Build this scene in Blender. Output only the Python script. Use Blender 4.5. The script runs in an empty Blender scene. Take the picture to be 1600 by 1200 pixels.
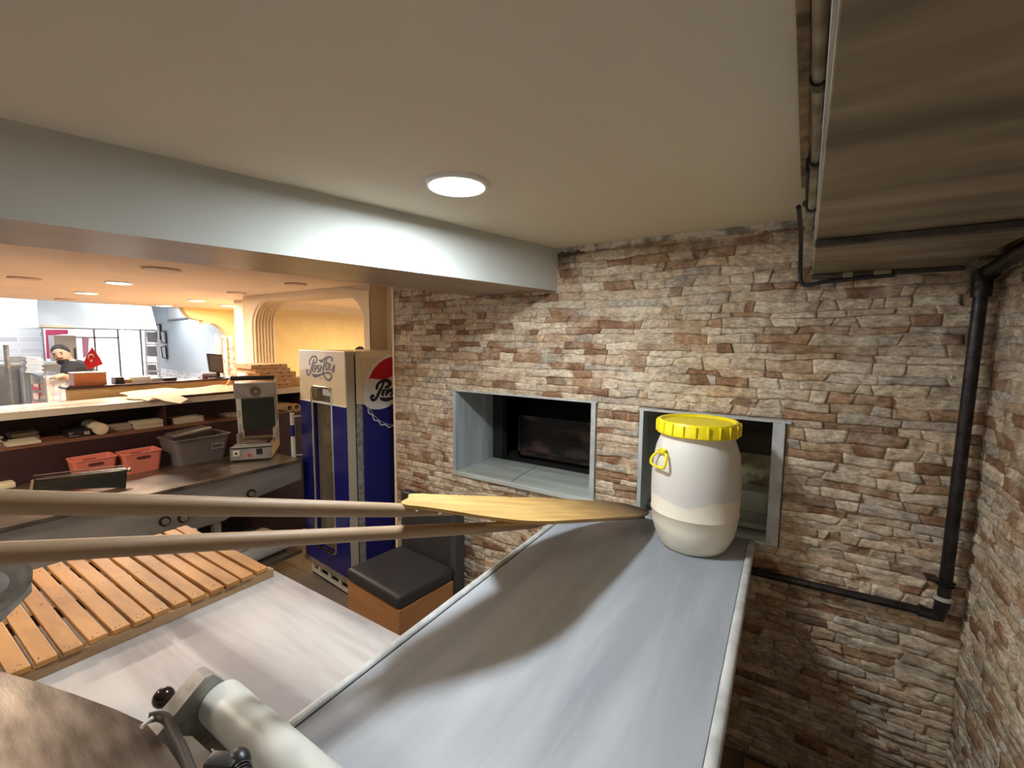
import bpy, bmesh, math, random
import numpy as np
from mathutils import Vector, Matrix, noise as mn
random.seed(7)
SC = bpy.context.scene
COL = SC.collection

# ------------------------------------------------------------------ camera
F = 700.0
CAM = np.array([0.0, 0.0, 1.86])
_dn = np.array([742 - 800.0, 7913 - 600.0, F]); _dn /= np.linalg.norm(_dn)
_x1 = -277 - 800.0
_mx = np.array([_x1, -(_x1 * _dn[0] + F * _dn[2]) / _dn[1], F]); _mx /= np.linalg.norm(_mx)
_X = -_mx; _Z = -_dn; _Y = np.cross(_Z, _X)
RW = np.stack([_X, _Y, _Z])
def at(px, py, z=None, y=None, x=None, plane=None):
    """the point of the place seen at a pixel of the photograph, on a plane of the room"""
    r = RW @ np.array([px - 800.0, py - 600.0, F])
    if plane is not None:
        P0, n = plane; t = ((P0 - CAM) @ n) / (r @ n)
    elif z is not None: t = (z - CAM[2]) / r[2]
    elif y is not None: t = (y - CAM[1]) / r[1]
    else: t = (x - CAM[0]) / r[0]
    return Vector(CAM + r * t)
cd = bpy.data.cameras.new('camera'); co = bpy.data.objects.new('camera', cd); COL.objects.link(co)
cd.sensor_width = 36; cd.lens = F / 1600 * 36; cd.clip_start = 0.02; cd.clip_end = 100
m = Matrix.Identity(4)
for i, v in enumerate((np.array([1, 0, 0.]), np.array([0, -1, 0.]), np.array([0, 0, -1.]))):
    c = RW @ v
    for j in range(3): m[j][i] = c[j]
for j in range(3): m[j][3] = CAM[j]
co.matrix_world = m
SC.camera = co

# ------------------------------------------------------------------ light and exposure
SC.view_settings.view_transform = 'Standard'
SC.view_settings.look = 'None'
SC.view_settings.gamma = 1.0
SC.view_settings.use_curve_mapping = False
SC.view_settings.exposure = 0.32
W = bpy.data.worlds.new('world'); SC.world = W; W.use_nodes = True
bg = W.node_tree.nodes['Background']; bg.inputs[0].default_value = (0.93, 0.96, 1.0, 1); bg.inputs[1].default_value = 0.38
CE = 2.345      # ceiling height
def lamp(name, loc, power, color, size=0.15, spread=math.pi, rot=None, sy=None):
    l = bpy.data.lights.new(name, 'AREA'); l.shape = 'DISK' if sy is None else 'RECTANGLE'; l.size = size
    if sy: l.size_y = sy
    l.energy = power; l.color = color; l.spread = spread
    o = bpy.data.objects.new(name, l); COL.objects.link(o); o.location = loc
    if rot: o.rotation_euler = rot
    return o
def sunlamp(rx, rz, e, c):
    l = bpy.data.lights.new('sun', 'SUN'); l.energy = e; l.color = c; l.angle = math.radians(2)
    o = bpy.data.objects.new('sun', l); COL.objects.link(o); o.rotation_euler = (0, rx, rz)
sunlamp(math.radians(42), 0, 14.0, (1, 0.98, 0.95))          # street daylight, coming over the roof
COOL = (0.86, 0.94, 1.0); NEUT = (1.0, 0.93, 0.82); WARM = (1.0, 0.83, 0.67)
lamp('downlight_lamp', (-0.936, 1.112, CE - 0.03), 19, COOL, 0.19)
lamp('rear_downlight_lamp', (0.15, -1.0, CE - 0.03), 32, NEUT, 0.17)
lamp('rear_downlight_lamp', (-1.2, -1.5, CE - 0.03), 24, NEUT, 0.17)
lamp('counter_downlight_lamp', (-2.9, -0.2, CE - 0.03), 26, (1.0, 0.80, 0.60), 0.17)
for p, e in (((-5.06, 1.45), 36), ((-6.5, 1.59), 36), ((-6.49, 2.62), 34), ((-7.6, 2.78), 34), ((-6.95, 3.22), 30)):
    lamp('far_downlight_lamp', (p[0], p[1], CE - 0.03), e * 1.35, WARM, 0.17)
lamp('alcove_lamp', (-4.6, 4.3, 2.2), 60, (1.0, 0.72, 0.36), 0.2)
lamp('kitchen_fill_lamp', (-12.2, 1.6, 2.85), 32, (0.95, 0.98, 1.0), 1.2, sy=0.3)  # unseen lamps added to brighten the tiled and pale blue walls
lamp('kitchen_fill_lamp', (-8.9, 1.6, 2.85), 20, (0.95, 0.98, 1.0), 1.2, sy=0.3)
lamp('kitchen_fill_lamp', (-10.4, 3.2, 2.85), 26, (0.95, 0.98, 1.0), 0.9, sy=0.3)

# ------------------------------------------------------------------ materials
MATS = {}
def mat(name, color, rough=0.6, metal=0.0, var=0.0, vscale=6.0, bump=0.0, bscale=40.0, color2=None, stretch=(1, 1, 1),
        emit=None, estr=0.0, alpha=None, trans=0.0, spec=0.5, coat=0.0, sss=0.0, detail=4.0, contrast=(0.35, 0.65)):
    if name in MATS: return MATS[name]
    mt = bpy.data.materials.new(name); mt.use_nodes = True
    nt = mt.node_tree; b = nt.nodes['Principled BSDF']
    b.inputs['Base Color'].default_value = (*color, 1); b.inputs['Roughness'].default_value = rough
    b.inputs['Metallic'].default_value = metal
    b.inputs['Specular IOR Level'].default_value = spec
    if coat: b.inputs['Coat Weight'].default_value = coat
    if trans: b.inputs['Transmission Weight'].default_value = trans
    if emit: b.inputs['Emission Color'].default_value = (*emit, 1); b.inputs['Emission Strength'].default_value = estr
    if alpha is not None: b.inputs['Alpha'].default_value = alpha
    if sss:
        b.inputs['Subsurface Weight'].default_value = sss; b.inputs['Subsurface Radius'].default_value = (0.02, 0.02, 0.02)
    tc = nt.nodes.new('ShaderNodeTexCoord'); mp = nt.nodes.new('ShaderNodeMapping'); mp.inputs['Scale'].default_value = stretch
    nt.links.new(tc.outputs['Object'], mp.inputs[0])
    if color2 is not None or var:
        n = nt.nodes.new('ShaderNodeTexNoise'); n.inputs['Scale'].default_value = vscale; n.inputs['Detail'].default_value = detail
        nt.links.new(mp.outputs[0], n.inputs['Vector'])
        cr = nt.nodes.new('ShaderNodeValToRGB')
        c2 = color2 if color2 is not None else tuple(max(0, c * (1 - var)) for c in color)
        c1 = color if color2 is not None else tuple(min(1, c * (1 + var)) for c in color)
        cr.color_ramp.elements[0].position = contrast[0]; cr.color_ramp.elements[1].position = contrast[1]
        cr.color_ramp.elements[0].color = (*c2, 1); cr.color_ramp.elements[1].color = (*c1, 1)
        nt.links.new(n.outputs['Fac'], cr.inputs[0]); nt.links.new(cr.outputs[0], b.inputs['Base Color'])
    if bump:
        n2 = nt.nodes.new('ShaderNodeTexNoise'); n2.inputs['Scale'].default_value = bscale; n2.inputs['Detail'].default_value = 5
        nt.links.new(mp.outputs[0], n2.inputs['Vector'])
        bp = nt.nodes.new('ShaderNodeBump'); bp.inputs['Strength'].default_value = bump; bp.inputs['Distance'].default_value = 0.01
        nt.links.new(n2.outputs['Fac'], bp.inputs['Height']); nt.links.new(bp.outputs[0], b.inputs['Normal'])
    MATS[name] = mt
    return mt
def nodes_of(mt): return mt.node_tree, mt.node_tree.nodes['Principled BSDF']

def stone_mat():
    mt = bpy.data.materials.new('split_stone'); mt.use_nodes = True; nt, b = nodes_of(mt)
    at_ = nt.nodes.new('ShaderNodeAttribute'); at_.attribute_name = 'tint'
    tc = nt.nodes.new('ShaderNodeTexCoord')
    n = nt.nodes.new('ShaderNodeTexNoise'); n.inputs['Scale'].default_value = 18; n.inputs['Detail'].default_value = 9; n.inputs['Roughness'].default_value = 0.72
    nt.links.new(tc.outputs['Object'], n.inputs['Vector'])
    cr = nt.nodes.new('ShaderNodeValToRGB')
    cr.color_ramp.elements[0].position = 0.3; cr.color_ramp.elements[0].color = (0.55, 0.50, 0.45, 1)
    cr.color_ramp.elements[1].position = 0.7; cr.color_ramp.elements[1].color = (1.25, 1.24, 1.22, 1)
    nt.links.new(n.outputs['Fac'], cr.inputs[0])
    mx = nt.nodes.new('ShaderNodeMix'); mx.data_type = 'RGBA'; mx.blend_type = 'MULTIPLY'; mx.inputs[0].default_value = 1
    nt.links.new(at_.outputs['Color'], mx.inputs[6]); nt.links.new(cr.outputs[0], mx.inputs[7])
    ng = nt.nodes.new('ShaderNodeTexNoise'); ng.inputs['Scale'].default_value = 75; ng.inputs['Detail'].default_value = 5; ng.inputs['Roughness'].default_value = 0.7
    mpg = nt.nodes.new('ShaderNodeMapping'); mpg.inputs['Scale'].default_value = (0.6, 0.6, 1.5); mpg.inputs['Rotation'].default_value = (0, 0.35, 0)
    nt.links.new(tc.outputs['Object'], mpg.inputs[0]); nt.links.new(mpg.outputs[0], ng.inputs['Vector'])
    crg = nt.nodes.new('ShaderNodeValToRGB'); crg.color_ramp.elements[0].position = 0.36; crg.color_ramp.elements[0].color = (0.62, 0.60, 0.57, 1)
    crg.color_ramp.elements[1].position = 0.62; crg.color_ramp.elements[1].color = (1.18, 1.18, 1.17, 1); nt.links.new(ng.outputs['Fac'], crg.inputs[0])
    mg = nt.nodes.new('ShaderNodeMix'); mg.data_type = 'RGBA'; mg.blend_type = 'MULTIPLY'; mg.inputs[0].default_value = 1
    nt.links.new(crg.outputs[0], mg.inputs[7])
    # pale mineral blotches
    n2 = nt.nodes.new('ShaderNodeTexNoise'); n2.inputs['Scale'].default_value = 9; n2.inputs['Detail'].default_value = 6
    nt.links.new(tc.outputs['Object'], n2.inputs['Vector'])
    cr2 = nt.nodes.new('ShaderNodeValToRGB'); cr2.color_ramp.elements[0].position = 0.5; cr2.color_ramp.elements[1].position = 0.72
    cr2.color_ramp.elements[1].color = (0.5, 0.5, 0.5, 1)
    nt.links.new(n2.outputs['Fac'], cr2.inputs[0])
    mx2 = nt.nodes.new('ShaderNodeMix'); mx2.data_type = 'RGBA'; nt.links.new(cr2.outputs[0], mx2.inputs[0])
    nt.links.new(mx.outputs[2], mx2.inputs[6]); mx2.inputs[7].default_value = (0.66, 0.58, 0.47, 1)
    nt.links.new(mx2.outputs[2], mg.inputs[6]); nt.links.new(mg.outputs[2], b.inputs['Base Color'])
    b.inputs['Roughness'].default_value = 0.75
    bp = nt.nodes.new('ShaderNodeBump'); bp.inputs['Strength'].default_value = 0.8; bp.inputs['Distance'].default_value = 0.008
    n3 = nt.nodes.new('ShaderNodeTexNoise'); n3.inputs['Scale'].default_value = 38; n3.inputs['Detail'].default_value = 9
    nt.links.new(tc.outputs['Object'], n3.inputs['Vector'])
    nt.links.new(n3.outputs['Fac'], bp.inputs['Height']); nt.links.new(bp.outputs[0], b.inputs['Normal'])
    return mt

def marble(name, base, dark, rough=0.35, along='Y', scale=5.0, strength=1.0, stretch=None, pos=(0.38, 0.62)):
    mt = bpy.data.materials.new(name); mt.use_nodes = True; nt, b = nodes_of(mt)
    tc = nt.nodes.new('ShaderNodeTexCoord'); mp = nt.nodes.new('ShaderNodeMapping')
    mp.inputs['Scale'].default_value = stretch or {'Y': (1, 0.12, 1), 'X': (0.12, 1, 1), 'Z': (1, 1, 0.12)}[along]
    nt.links.new(tc.outputs['Object'], mp.inputs[0])
    n = nt.nodes.new('ShaderNodeTexNoise'); n.inputs['Scale'].default_value = scale; n.inputs['Detail'].default_value = 7; n.inputs['Roughness'].default_value = 0.6
    n.inputs['Distortion'].default_value = 0.35
    nt.links.new(mp.outputs[0], n.inputs['Vector'])
    cr = nt.nodes.new('ShaderNodeValToRGB'); cr.color_ramp.elements[0].position = pos[0]; cr.color_ramp.elements[1].position = pos[1]
    cr.color_ramp.elements[0].color = (*dark, 1); cr.color_ramp.elements[1].color = (*base, 1)
    nt.links.new(n.outputs['Fac'], cr.inputs[0]); nt.links.new(cr.outputs[0], b.inputs['Base Color'])
    b.inputs['Roughness'].default_value = rough
    n2 = nt.nodes.new('ShaderNodeTexNoise'); n2.inputs['Scale'].default_value = 9; n2.inputs['Detail'].default_value = 6
    nt.links.new(tc.outputs['Object'], n2.inputs['Vector'])
    mr = nt.nodes.new('ShaderNodeMapRange'); mr.inputs[3].default_value = rough - 0.08; mr.inputs[4].default_value = rough + 0.15
    nt.links.new(n2.outputs['Fac'], mr.inputs[0]); nt.links.new(mr.outputs[0], b.inputs['Roughness'])
    MATS[name] = mt
    return mt

def wood(name, light, dark, scale=7.0, stretch=(0.15, 1, 1), rough=0.6, bump=0.15):
    return mat(name, light, rough=rough, color2=dark, vscale=scale, stretch=stretch, bump=bump, bscale=30, detail=6, contrast=(0.3, 0.62))

M_STONE = stone_mat()
M_MORTAR = mat('mortar', (0.36, 0.30, 0.23), 0.95, var=0.25, vscale=14, bump=0.4, bscale=60)
M_PLASTER = mat('ragged_plaster', (0.62, 0.58, 0.49), 0.95, color2=(0.22, 0.20, 0.17), vscale=18, bump=0.6, bscale=50, contrast=(0.36, 0.55))
M_CEIL = mat('ceiling_paint', (0.66, 0.60, 0.49), 0.85, color2=(0.61, 0.555, 0.46), vscale=1.2, bump=0.12, bscale=9)
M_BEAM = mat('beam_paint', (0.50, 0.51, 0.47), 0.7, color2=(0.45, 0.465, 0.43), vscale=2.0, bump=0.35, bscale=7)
M_BEAMU = mat('beam_underside_brown', (0.40, 0.32, 0.24), 0.35, color2=(0.30, 0.24, 0.19), vscale=5, stretch=(3, 0.3, 1), bump=0.1, bscale=20)  # browner, darker and glossier than the beam front
M_WARMW = mat('cream_wall_paint', (0.80, 0.66, 0.46), 0.8, var=0.06, vscale=2, bump=0.08, bscale=15)
M_ORANGE = mat('apricot_wall_paint', (0.82, 0.56, 0.27), 0.8, var=0.05, vscale=2)
M_FARCEIL = mat('far_ceiling_warm_lit', (0.84, 0.69, 0.57), 0.85, var=0.04, vscale=1.5)  # same ceiling as the near one, with warm lamp light put into its colour
M_WHITE = mat('white_paint', (0.80, 0.83, 0.86), 0.6)
M_BLUEW = mat('pale_blue_wall_paint', (0.70, 0.80, 0.90), 0.7, var=0.03, vscale=1)
M_TOPM = marble('worktop_marble', (0.42, 0.44, 0.46), (0.27, 0.285, 0.31), 0.36, 'Y', 4.5)
M_TABM = marble('table_marble', (0.54, 0.50, 0.465), (0.27, 0.235, 0.225), 0.34, 'X', 5.0, pos=(0.36, 0.60))
M_EDGE = mat('marble_edging', (0.56, 0.56, 0.53), 0.4, color2=(0.40, 0.40, 0.38), vscale=20)
M_SILL = marble('sill_marble', (0.52, 0.56, 0.52), (0.34, 0.36, 0.30), 0.4, 'X', 7.0)
M_JAMB = marble('jamb_marble', (0.50, 0.54, 0.55), (0.30, 0.33, 0.35), 0.4, 'Z', 9.0)
M_IRON = mat('sooty_iron', (0.010, 0.009, 0.009), 0.85)
M_RUST = mat('rusty_oven_plate', (0.11, 0.065, 0.045), 0.7, color2=(0.008, 0.007, 0.007), vscale=8, bump=0.5, contrast=(0.5, 0.74), metal=0.3, stretch=(0.6, 1, 1.4))
M_CONC = mat('mossy_concrete', (0.34, 0.30, 0.17), 0.95, color2=(0.13, 0.10, 0.05), vscale=14, bump=0.6, bscale=50)
M_CONCD = mat('dark_concrete', (0.085, 0.065, 0.038), 0.95, color2=(0.045, 0.036, 0.025), vscale=9, bump=0.3)  # upper back of the narrow opening, darker than the panel below
M_STEEL = mat('brushed_steel', (0.50, 0.47, 0.42), 0.36, 0.6, color2=(0.30, 0.28, 0.25), vscale=8, stretch=(1, 0.2, 1))
M_STEELD = mat('stained_steel', (0.24, 0.19, 0.15), 0.30, 0.6, color2=(0.10, 0.078, 0.062), vscale=7, bump=0.05)
M_CHROME = mat('chrome', (0.75, 0.74, 0.72), 0.15, 1.0)
M_ALU = mat('cast_aluminium', (0.46, 0.45, 0.42), 0.38, 0.55, color2=(0.24, 0.23, 0.21), vscale=16, bump=0.1)
M_NYLON = mat('white_nylon', (0.60, 0.61, 0.56), 0.35, sss=0.15)
M_DRUM = mat('white_drum_plastic', (0.78, 0.74, 0.66), 0.38)
M_YEL = mat('yellow_plastic', (0.90, 0.72, 0.01), 0.35, sss=0.05)
M_BLACK = mat('black_plastic', (0.012, 0.012, 0.014), 0.4)
M_BLACKM = mat('black_iron_pipe', (0.028, 0.023, 0.022), 0.34, 0.5, var=0.5, vscale=25, bump=0.2, bscale=60)
M_HOOD = mat('greasy_hood_sheet', (0.36, 0.295, 0.20), 0.42, 0.25, color2=(0.13, 0.105, 0.066), vscale=5.0, stretch=(0.45, 2.2, 1), bump=0.15, bscale=22, detail=9, contrast=(0.34, 0.68))
M_GALV = mat('galvanised_conduit', (0.32, 0.29, 0.23), 0.4, 0.7, color2=(0.16, 0.12, 0.07), vscale=15)
M_RAIL = mat('grimy_rail', (0.10, 0.08, 0.06), 0.5, 0.4, color2=(0.045, 0.037, 0.03), vscale=14)
M_TAPE = mat('brown_tape', (0.34, 0.27, 0.17), 0.6)
M_CREAM = mat('cream_enamel', (0.80, 0.67, 0.44), 0.28, coat=0.3)
M_BLUE = mat('deep_blue_enamel', (0.012, 0.014, 0.15), 0.25, coat=0.3)
M_RED = mat('cola_red', (0.55, 0.01, 0.03), 0.35)
M_INK = mat('dark_ink', (0.02, 0.02, 0.03), 0.5)
M_GREYINK = mat('grey_ink', (0.09, 0.09, 0.12), 0.4)
M_WINK = mat('white_ink', (0.85, 0.82, 0.76), 0.4)
M_GLASSD = mat('smoky_glass', (0.22, 0.18, 0.12), 0.1, 0.0, alpha=0.55, spec=0.8)
M_GLASS = mat('clear_glass', (0.8, 0.9, 0.95), 0.05, alpha=0.22, spec=0.6)
M_LEATH = mat('black_vinyl', (0.035, 0.032, 0.031), 0.45, bump=0.05, bscale=60)
M_VENEER = wood('oak_veneer', (0.46, 0.22, 0.08), (0.34, 0.15, 0.05), 9, (0.2, 0.2, 1.6), 0.45, 0.05)
M_SLAT = wood('slat_wood', (0.47, 0.225, 0.062), (0.25, 0.10, 0.026), 8, (0.4, 1.2, 1), 0.55, 0.15)
M_SLATD = wood('runner_wood', (0.40, 0.25, 0.13), (0.26, 0.15, 0.07), 8, (1, 0.3, 1), 0.65)
M_HANDLE = wood('peel_handle_wood', (0.40, 0.27, 0.155), (0.27, 0.165, 0.085), 9, (0.2, 1, 1), 0.55, 0.08)
M_SLABM = marble('partition_slab_marble', (0.66, 0.58, 0.46), (0.50, 0.42, 0.33), 0.25, 'Y', 5)
M_DWOOD = mat('dark_wenge_board', (0.042, 0.013, 0.014), 0.5, color2=(0.03, 0.010, 0.012), vscale=6, stretch=(1, 0.2, 1))
M_SHELF = mat('walnut_shelf', (0.20, 0.085, 0.055), 0.45, var=0.2, vscale=8)
M_PAPER = mat('pale_card', (0.62, 0.54, 0.40), 0.8)
M_PAPERD = mat('grey_card', (0.36, 0.29, 0.22), 0.8)
M_KRAFT = mat('kraft_card', (0.58, 0.36, 0.18), 0.85, var=0.08)
M_KRAFTP = mat('kraft_paper', (0.66, 0.49, 0.30), 0.8, var=0.08, vscale=12)
M_CORAL = mat('coral_plastic', (0.70, 0.20, 0.13), 0.5, bump=0.5, bscale=160)
M_CLEAR = mat('cloudy_plastic', (0.20, 0.17, 0.16), 0.3, alpha=0.8)
M_TILEF = None

def grid_tile(name, c1, c2, grout, sx, sy, rough=0.4, offset=0.0, squash=None, mortar=0.012, axes=('X', 'Y'), bias=0.0):
    mt = bpy.data.materials.new(name); mt.use_nodes = True; nt, b = nodes_of(mt)
    tc = nt.nodes.new('ShaderNodeTexCoord'); sp = nt.nodes.new('ShaderNodeSeparateXYZ'); cb = nt.nodes.new('ShaderNodeCombineXYZ')
    nt.links.new(tc.outputs['Object'], sp.inputs[0])
    nt.links.new(sp.outputs[axes[0]], cb.inputs[0]); nt.links.new(sp.outputs[axes[1]], cb.inputs[1])
    br = nt.nodes.new('ShaderNodeTexBrick'); nt.links.new(cb.outputs[0], br.inputs['Vector'])
    br.inputs['Color1'].default_value = (*c1, 1); br.inputs['Color2'].default_value = (*c2, 1); br.inputs['Mortar'].default_value = (*grout, 1)
    br.inputs['Scale'].default_value = 1.0; br.inputs['Brick Width'].default_value = sx; br.inputs['Row Height'].default_value = sy
    br.inputs['Mortar Size'].default_value = mortar; br.inputs['Bias'].default_value = bias; br.offset = offset
    nt.links.new(br.outputs['Color'], b.inputs['Base Color']); b.inputs['Roughness'].default_value = rough
    MATS[name] = mt
    return mt
M_TILEF = grid_tile('floor_tile', (0.26, 0.205, 0.15), (0.22, 0.175, 0.13), (0.13, 0.10, 0.07), 0.33, 0.33, 0.35, mortar=0.004)
M_TILEK = grid_tile('grey_brick_tile', (0.74, 0.78, 0.84), (0.32, 0.35, 0.42), (0.80, 0.82, 0.86), 0.6, 0.11, 0.3, offset=0.5, mortar=0.012, axes=('Y', 'Z'), bias=-0.35)
M_TILEB = grid_tile('black_white_border_tile', (0.75, 0.78, 0.82), (0.10, 0.11, 0.14), (0.75, 0.78, 0.82), 0.13, 0.09, 0.3, offset=0.5, mortar=0.02, axes=('X', 'Z'), bias=-0.2)

def peel_mat():
    mt = bpy.data.materials.new('scorched_peel_wood'); mt.use_nodes = True; nt, b = nodes_of(mt)
    tc = nt.nodes.new('ShaderNodeTexCoord'); mp = nt.nodes.new('ShaderNodeMapping'); mp.inputs['Scale'].default_value = (0.12, 1, 1)
    nt.links.new(tc.outputs['Object'], mp.inputs[0])
    n = nt.nodes.new('ShaderNodeTexNoise'); n.inputs['Scale'].default_value = 26; n.inputs['Detail'].default_value = 6
    nt.links.new(mp.outputs[0], n.inputs['Vector'])
    cr = nt.nodes.new('ShaderNodeValToRGB'); cr.color_ramp.elements[0].position = 0.3; cr.color_ramp.elements[1].position = 0.7
    cr.color_ramp.elements[0].color = (0.36, 0.20, 0.055, 1); cr.color_ramp.elements[1].color = (0.60, 0.38, 0.13, 1)
    nt.links.new(n.outputs['Fac'], cr.inputs[0])
    sp = nt.nodes.new('ShaderNodeSeparateXYZ'); nt.links.new(tc.outputs['Object'], sp.inputs[0])
    n2 = nt.nodes.new('ShaderNodeTexNoise'); n2.inputs['Scale'].default_value = 5; nt.links.new(tc.outputs['Object'], n2.inputs['Vector'])
    ad = nt.nodes.new('ShaderNodeMath'); ad.operation = 'MULTIPLY_ADD'; nt.links.new(n2.outputs['Fac'], ad.inputs[0]); ad.inputs[1].default_value = 0.35
    nt.links.new(sp.outputs['X'], ad.inputs[2])
    mr = nt.nodes.new('ShaderNodeMapRange'); mr.inputs[1].default_value = 1.55; mr.inputs[2].default_value = 2.2; mr.inputs[3].default_value = 0; mr.inputs[4].default_value = 0.97
    nt.links.new(ad.outputs[0], mr.inputs[0])
    mx = nt.nodes.new('ShaderNodeMix'); mx.data_type = 'RGBA'; nt.links.new(mr.outputs[0], mx.inputs[0]); nt.links.new(cr.outputs[0], mx.inputs[6])
    mx.inputs[7].default_value = (0.05, 0.032, 0.022, 1)
    nt.links.new(mx.outputs[2], b.inputs['Base Color']); b.inputs['Roughness'].default_value = 0.6
    return mt
M_PEEL = peel_mat()

# ------------------------------------------------------------------ mesh helpers
class MB:
    def __init__(s): s.b = bmesh.new()
    def box(s, x0, x1, y0, y1, z0, z1, bev=0.0, M=None, seg=2):
        t = bmesh.new(); bmesh.ops.create_cube(t, size=1)
        for v in t.verts: v.co = Vector(((x0 + x1) / 2 + v.co.x * (x1 - x0), (y0 + y1) / 2 + v.co.y * (y1 - y0), (z0 + z1) / 2 + v.co.z * (z1 - z0)))
        if bev: bmesh.ops.bevel(t, geom=t.edges[:], offset=bev, segments=seg, affect='EDGES', profile=0.6)
        return s._merge(t, M)
    def _merge(s, t, M=None):
        if M is not None: bmesh.ops.transform(t, matrix=M, verts=t.verts)
        me = bpy.data.meshes.new('tmp'); t.to_mesh(me); t.free(); s.b.from_mesh(me); bpy.data.meshes.remove(me); return s
    def cyl(s, p0, p1, r, r2=None, n=20, caps=True):
        p0 = Vector(p0); p1 = Vector(p1); d = p1 - p0
        t = bmesh.new(); bmesh.ops.create_cone(t, cap_ends=caps, segments=n, radius1=r, radius2=r if r2 is None else r2, depth=d.length)
        M = Matrix.Translation((p0 + p1) / 2) @ d.to_track_quat('Z', 'Y').to_matrix().to_4x4()
        return s._merge(t, M)
    def ball(s, c, r, sc=(1, 1, 1), n=16, M=None):
        t = bmesh.new(); bmesh.ops.create_uvsphere(t, u_segments=n, v_segments=max(6, n // 2 + 2), radius=r)
        for v in t.verts: v.co = Vector((v.co.x * sc[0] + c[0], v.co.y * sc[1] + c[1], v.co.z * sc[2] + c[2]))
        return s._merge(t, M)
    def lathe(s, prof, c=(0, 0, 0), n=48, M=None):
        t = bmesh.new(); rings = []
        for r, z in prof:
            rings.append([t.verts.new((c[0] + r * math.cos(2 * math.pi * k / n), c[1] + r * math.sin(2 * math.pi * k / n), c[2] + z)) for k in range(n)])
        for a, b in zip(rings, rings[1:]):
            for k in range(n): t.faces.new((a[k], a[(k + 1) % n], b[(k + 1) % n], b[k]))
        t.faces.new(rings[0][::-1]); t.faces.new(rings[-1])
        return s._merge(t, M)
    def prism(s, pts, off, M=None):
        """polygon pts (3D) extruded by vector off"""
        t = bmesh.new(); off = Vector(off)
        a = [t.verts.new(Vector(p)) for p in pts]; b = [t.verts.new(Vector(p) + off) for p in pts]
        t.faces.new(a); t.faces.new(b[::-1]); n = len(a)
        for k in range(n): t.faces.new((a[k], b[k], b[(k + 1) % n], a[(k + 1) % n]))
        bmesh.ops.recalc_face_normals(t, faces=t.faces)
        return s._merge(t, M)
    def tube(s, pts, r, n=12, closed=False):
        pts = [Vector(p) for p in pts]; t = bmesh.new(); rings = []; N = len(pts)
        rr = r if isinstance(r, (list, tuple)) else [r] * N
        up = None
        for i, p in enumerate(pts):
            if closed: d = pts[(i + 1) % N] - pts[i - 1]
            else: d = pts[min(i + 1, N - 1)] - pts[max(i - 1, 0)]
            d.normalize()
            if up is None: up = d.orthogonal().normalized()
            up = (up - d * up.dot(d)).normalized(); w = d.cross(up)
            rings.append([t.verts.new(p + (up * math.cos(2 * math.pi * k / n) + w * math.sin(2 * math.pi * k / n)) * rr[i]) for k in range(n)])
        for i in range(N if closed else N - 1):
            a, b = rings[i], rings[(i + 1) % N]
            for k in range(n): t.faces.new((a[k], a[(k + 1) % n], b[(k + 1) % n], b[k]))
        if not closed: t.faces.new(rings[0][::-1]); t.faces.new(rings[-1])
        return s._merge(t)
    def build(s, name, material, parent=None, smooth=False, label=None, world=True):
        bmesh.ops.recalc_face_normals(s.b, faces=s.b.faces)
        me = bpy.data.meshes.new(name); s.b.to_mesh(me); s.b.free()
        o = bpy.data.objects.new(name, me); COL.objects.link(o); me.materials.append(material)
        if smooth:
            for p in me.polygons: p.use_smooth = True
            try: me.set_sharp_from_angle(angle=math.radians(35))
            except Exception: pass
        if parent is not None:
            o.parent = parent
            if world: o.matrix_parent_inverse = PW(parent).inverted()
        if label: o['label'] = label
        return o
def PW(o):
    """world matrix of an object before the depsgraph has run"""
    mw = Matrix.LocRotScale(o.location, o.rotation_euler, o.scale)
    return mw if o.parent is None else PW(o.parent) @ o.matrix_parent_inverse @ mw
def catmull(pts, k=6, closed=False):
    P = [Vector(p) for p in pts]; out = []; N = len(P)
    rng = range(N if closed else N - 1)
    for i in rng:
        if closed: a, b, c, d = P[i - 1], P[i], P[(i + 1) % N], P[(i + 2) % N]
        else: a, b, c, d = P[max(i - 1, 0)], P[i], P[i + 1], P[min(i + 2, N - 1)]
        for j in range(k):
            t = j / k
            out.append(0.5 * ((2 * b) + (c - a) * t + (2 * a - 5 * b + 4 * c - d) * t * t + (3 * b - a - 3 * c + d) * t ** 3))
    if not closed: out.append(P[-1])
    return out
def thing(name, label, cat, loc=(0, 0, 0), rz=0, group=None):
    o = bpy.data.objects.new(name, None); COL.objects.link(o); o.location = loc; o.rotation_euler = (0, 0, rz)
    o.empty_display_size = 0.05; o['label'] = label; o['category'] = cat
    if group: o['group'] = group
    return o
def tag(o, label, cat, group=None):
    o['label'] = label; o['category'] = cat
    if group: o['group'] = group
    return o
def struct(o): o['kind'] = 'structure'; return o
def copy_tree(o, parent=None):
    c = o.copy(); COL.objects.link(c)
    if parent is not None: c.parent = parent
    for ch in list(o.children): copy_tree(ch, c)
    return c

# ================================================================== THE SETTING
YW = 2.15          # face of the oven wall
XR = 0.53          # face of the right wall
XL = -2.367        # left end of the oven wall
O1 = (-1.836, -0.880, 1.040, 1.558)
O2 = (-0.655, -0.050, 1.040, 1.543)
struct(MB().box(-20, 2.0, -4, 8, -0.12, 0.0).build('floor', M_TILEF))
cb_ = MB(); cb_.box(-1.6, 0.9, -4, 2.75, CE, CE + 0.12)
struct(cb_.build('ceiling', M_CEIL))
struct(MB().box(-8.3, -1.6, -4, 6, CE, CE + 0.12).build('ceiling', M_FARCEIL))

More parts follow.
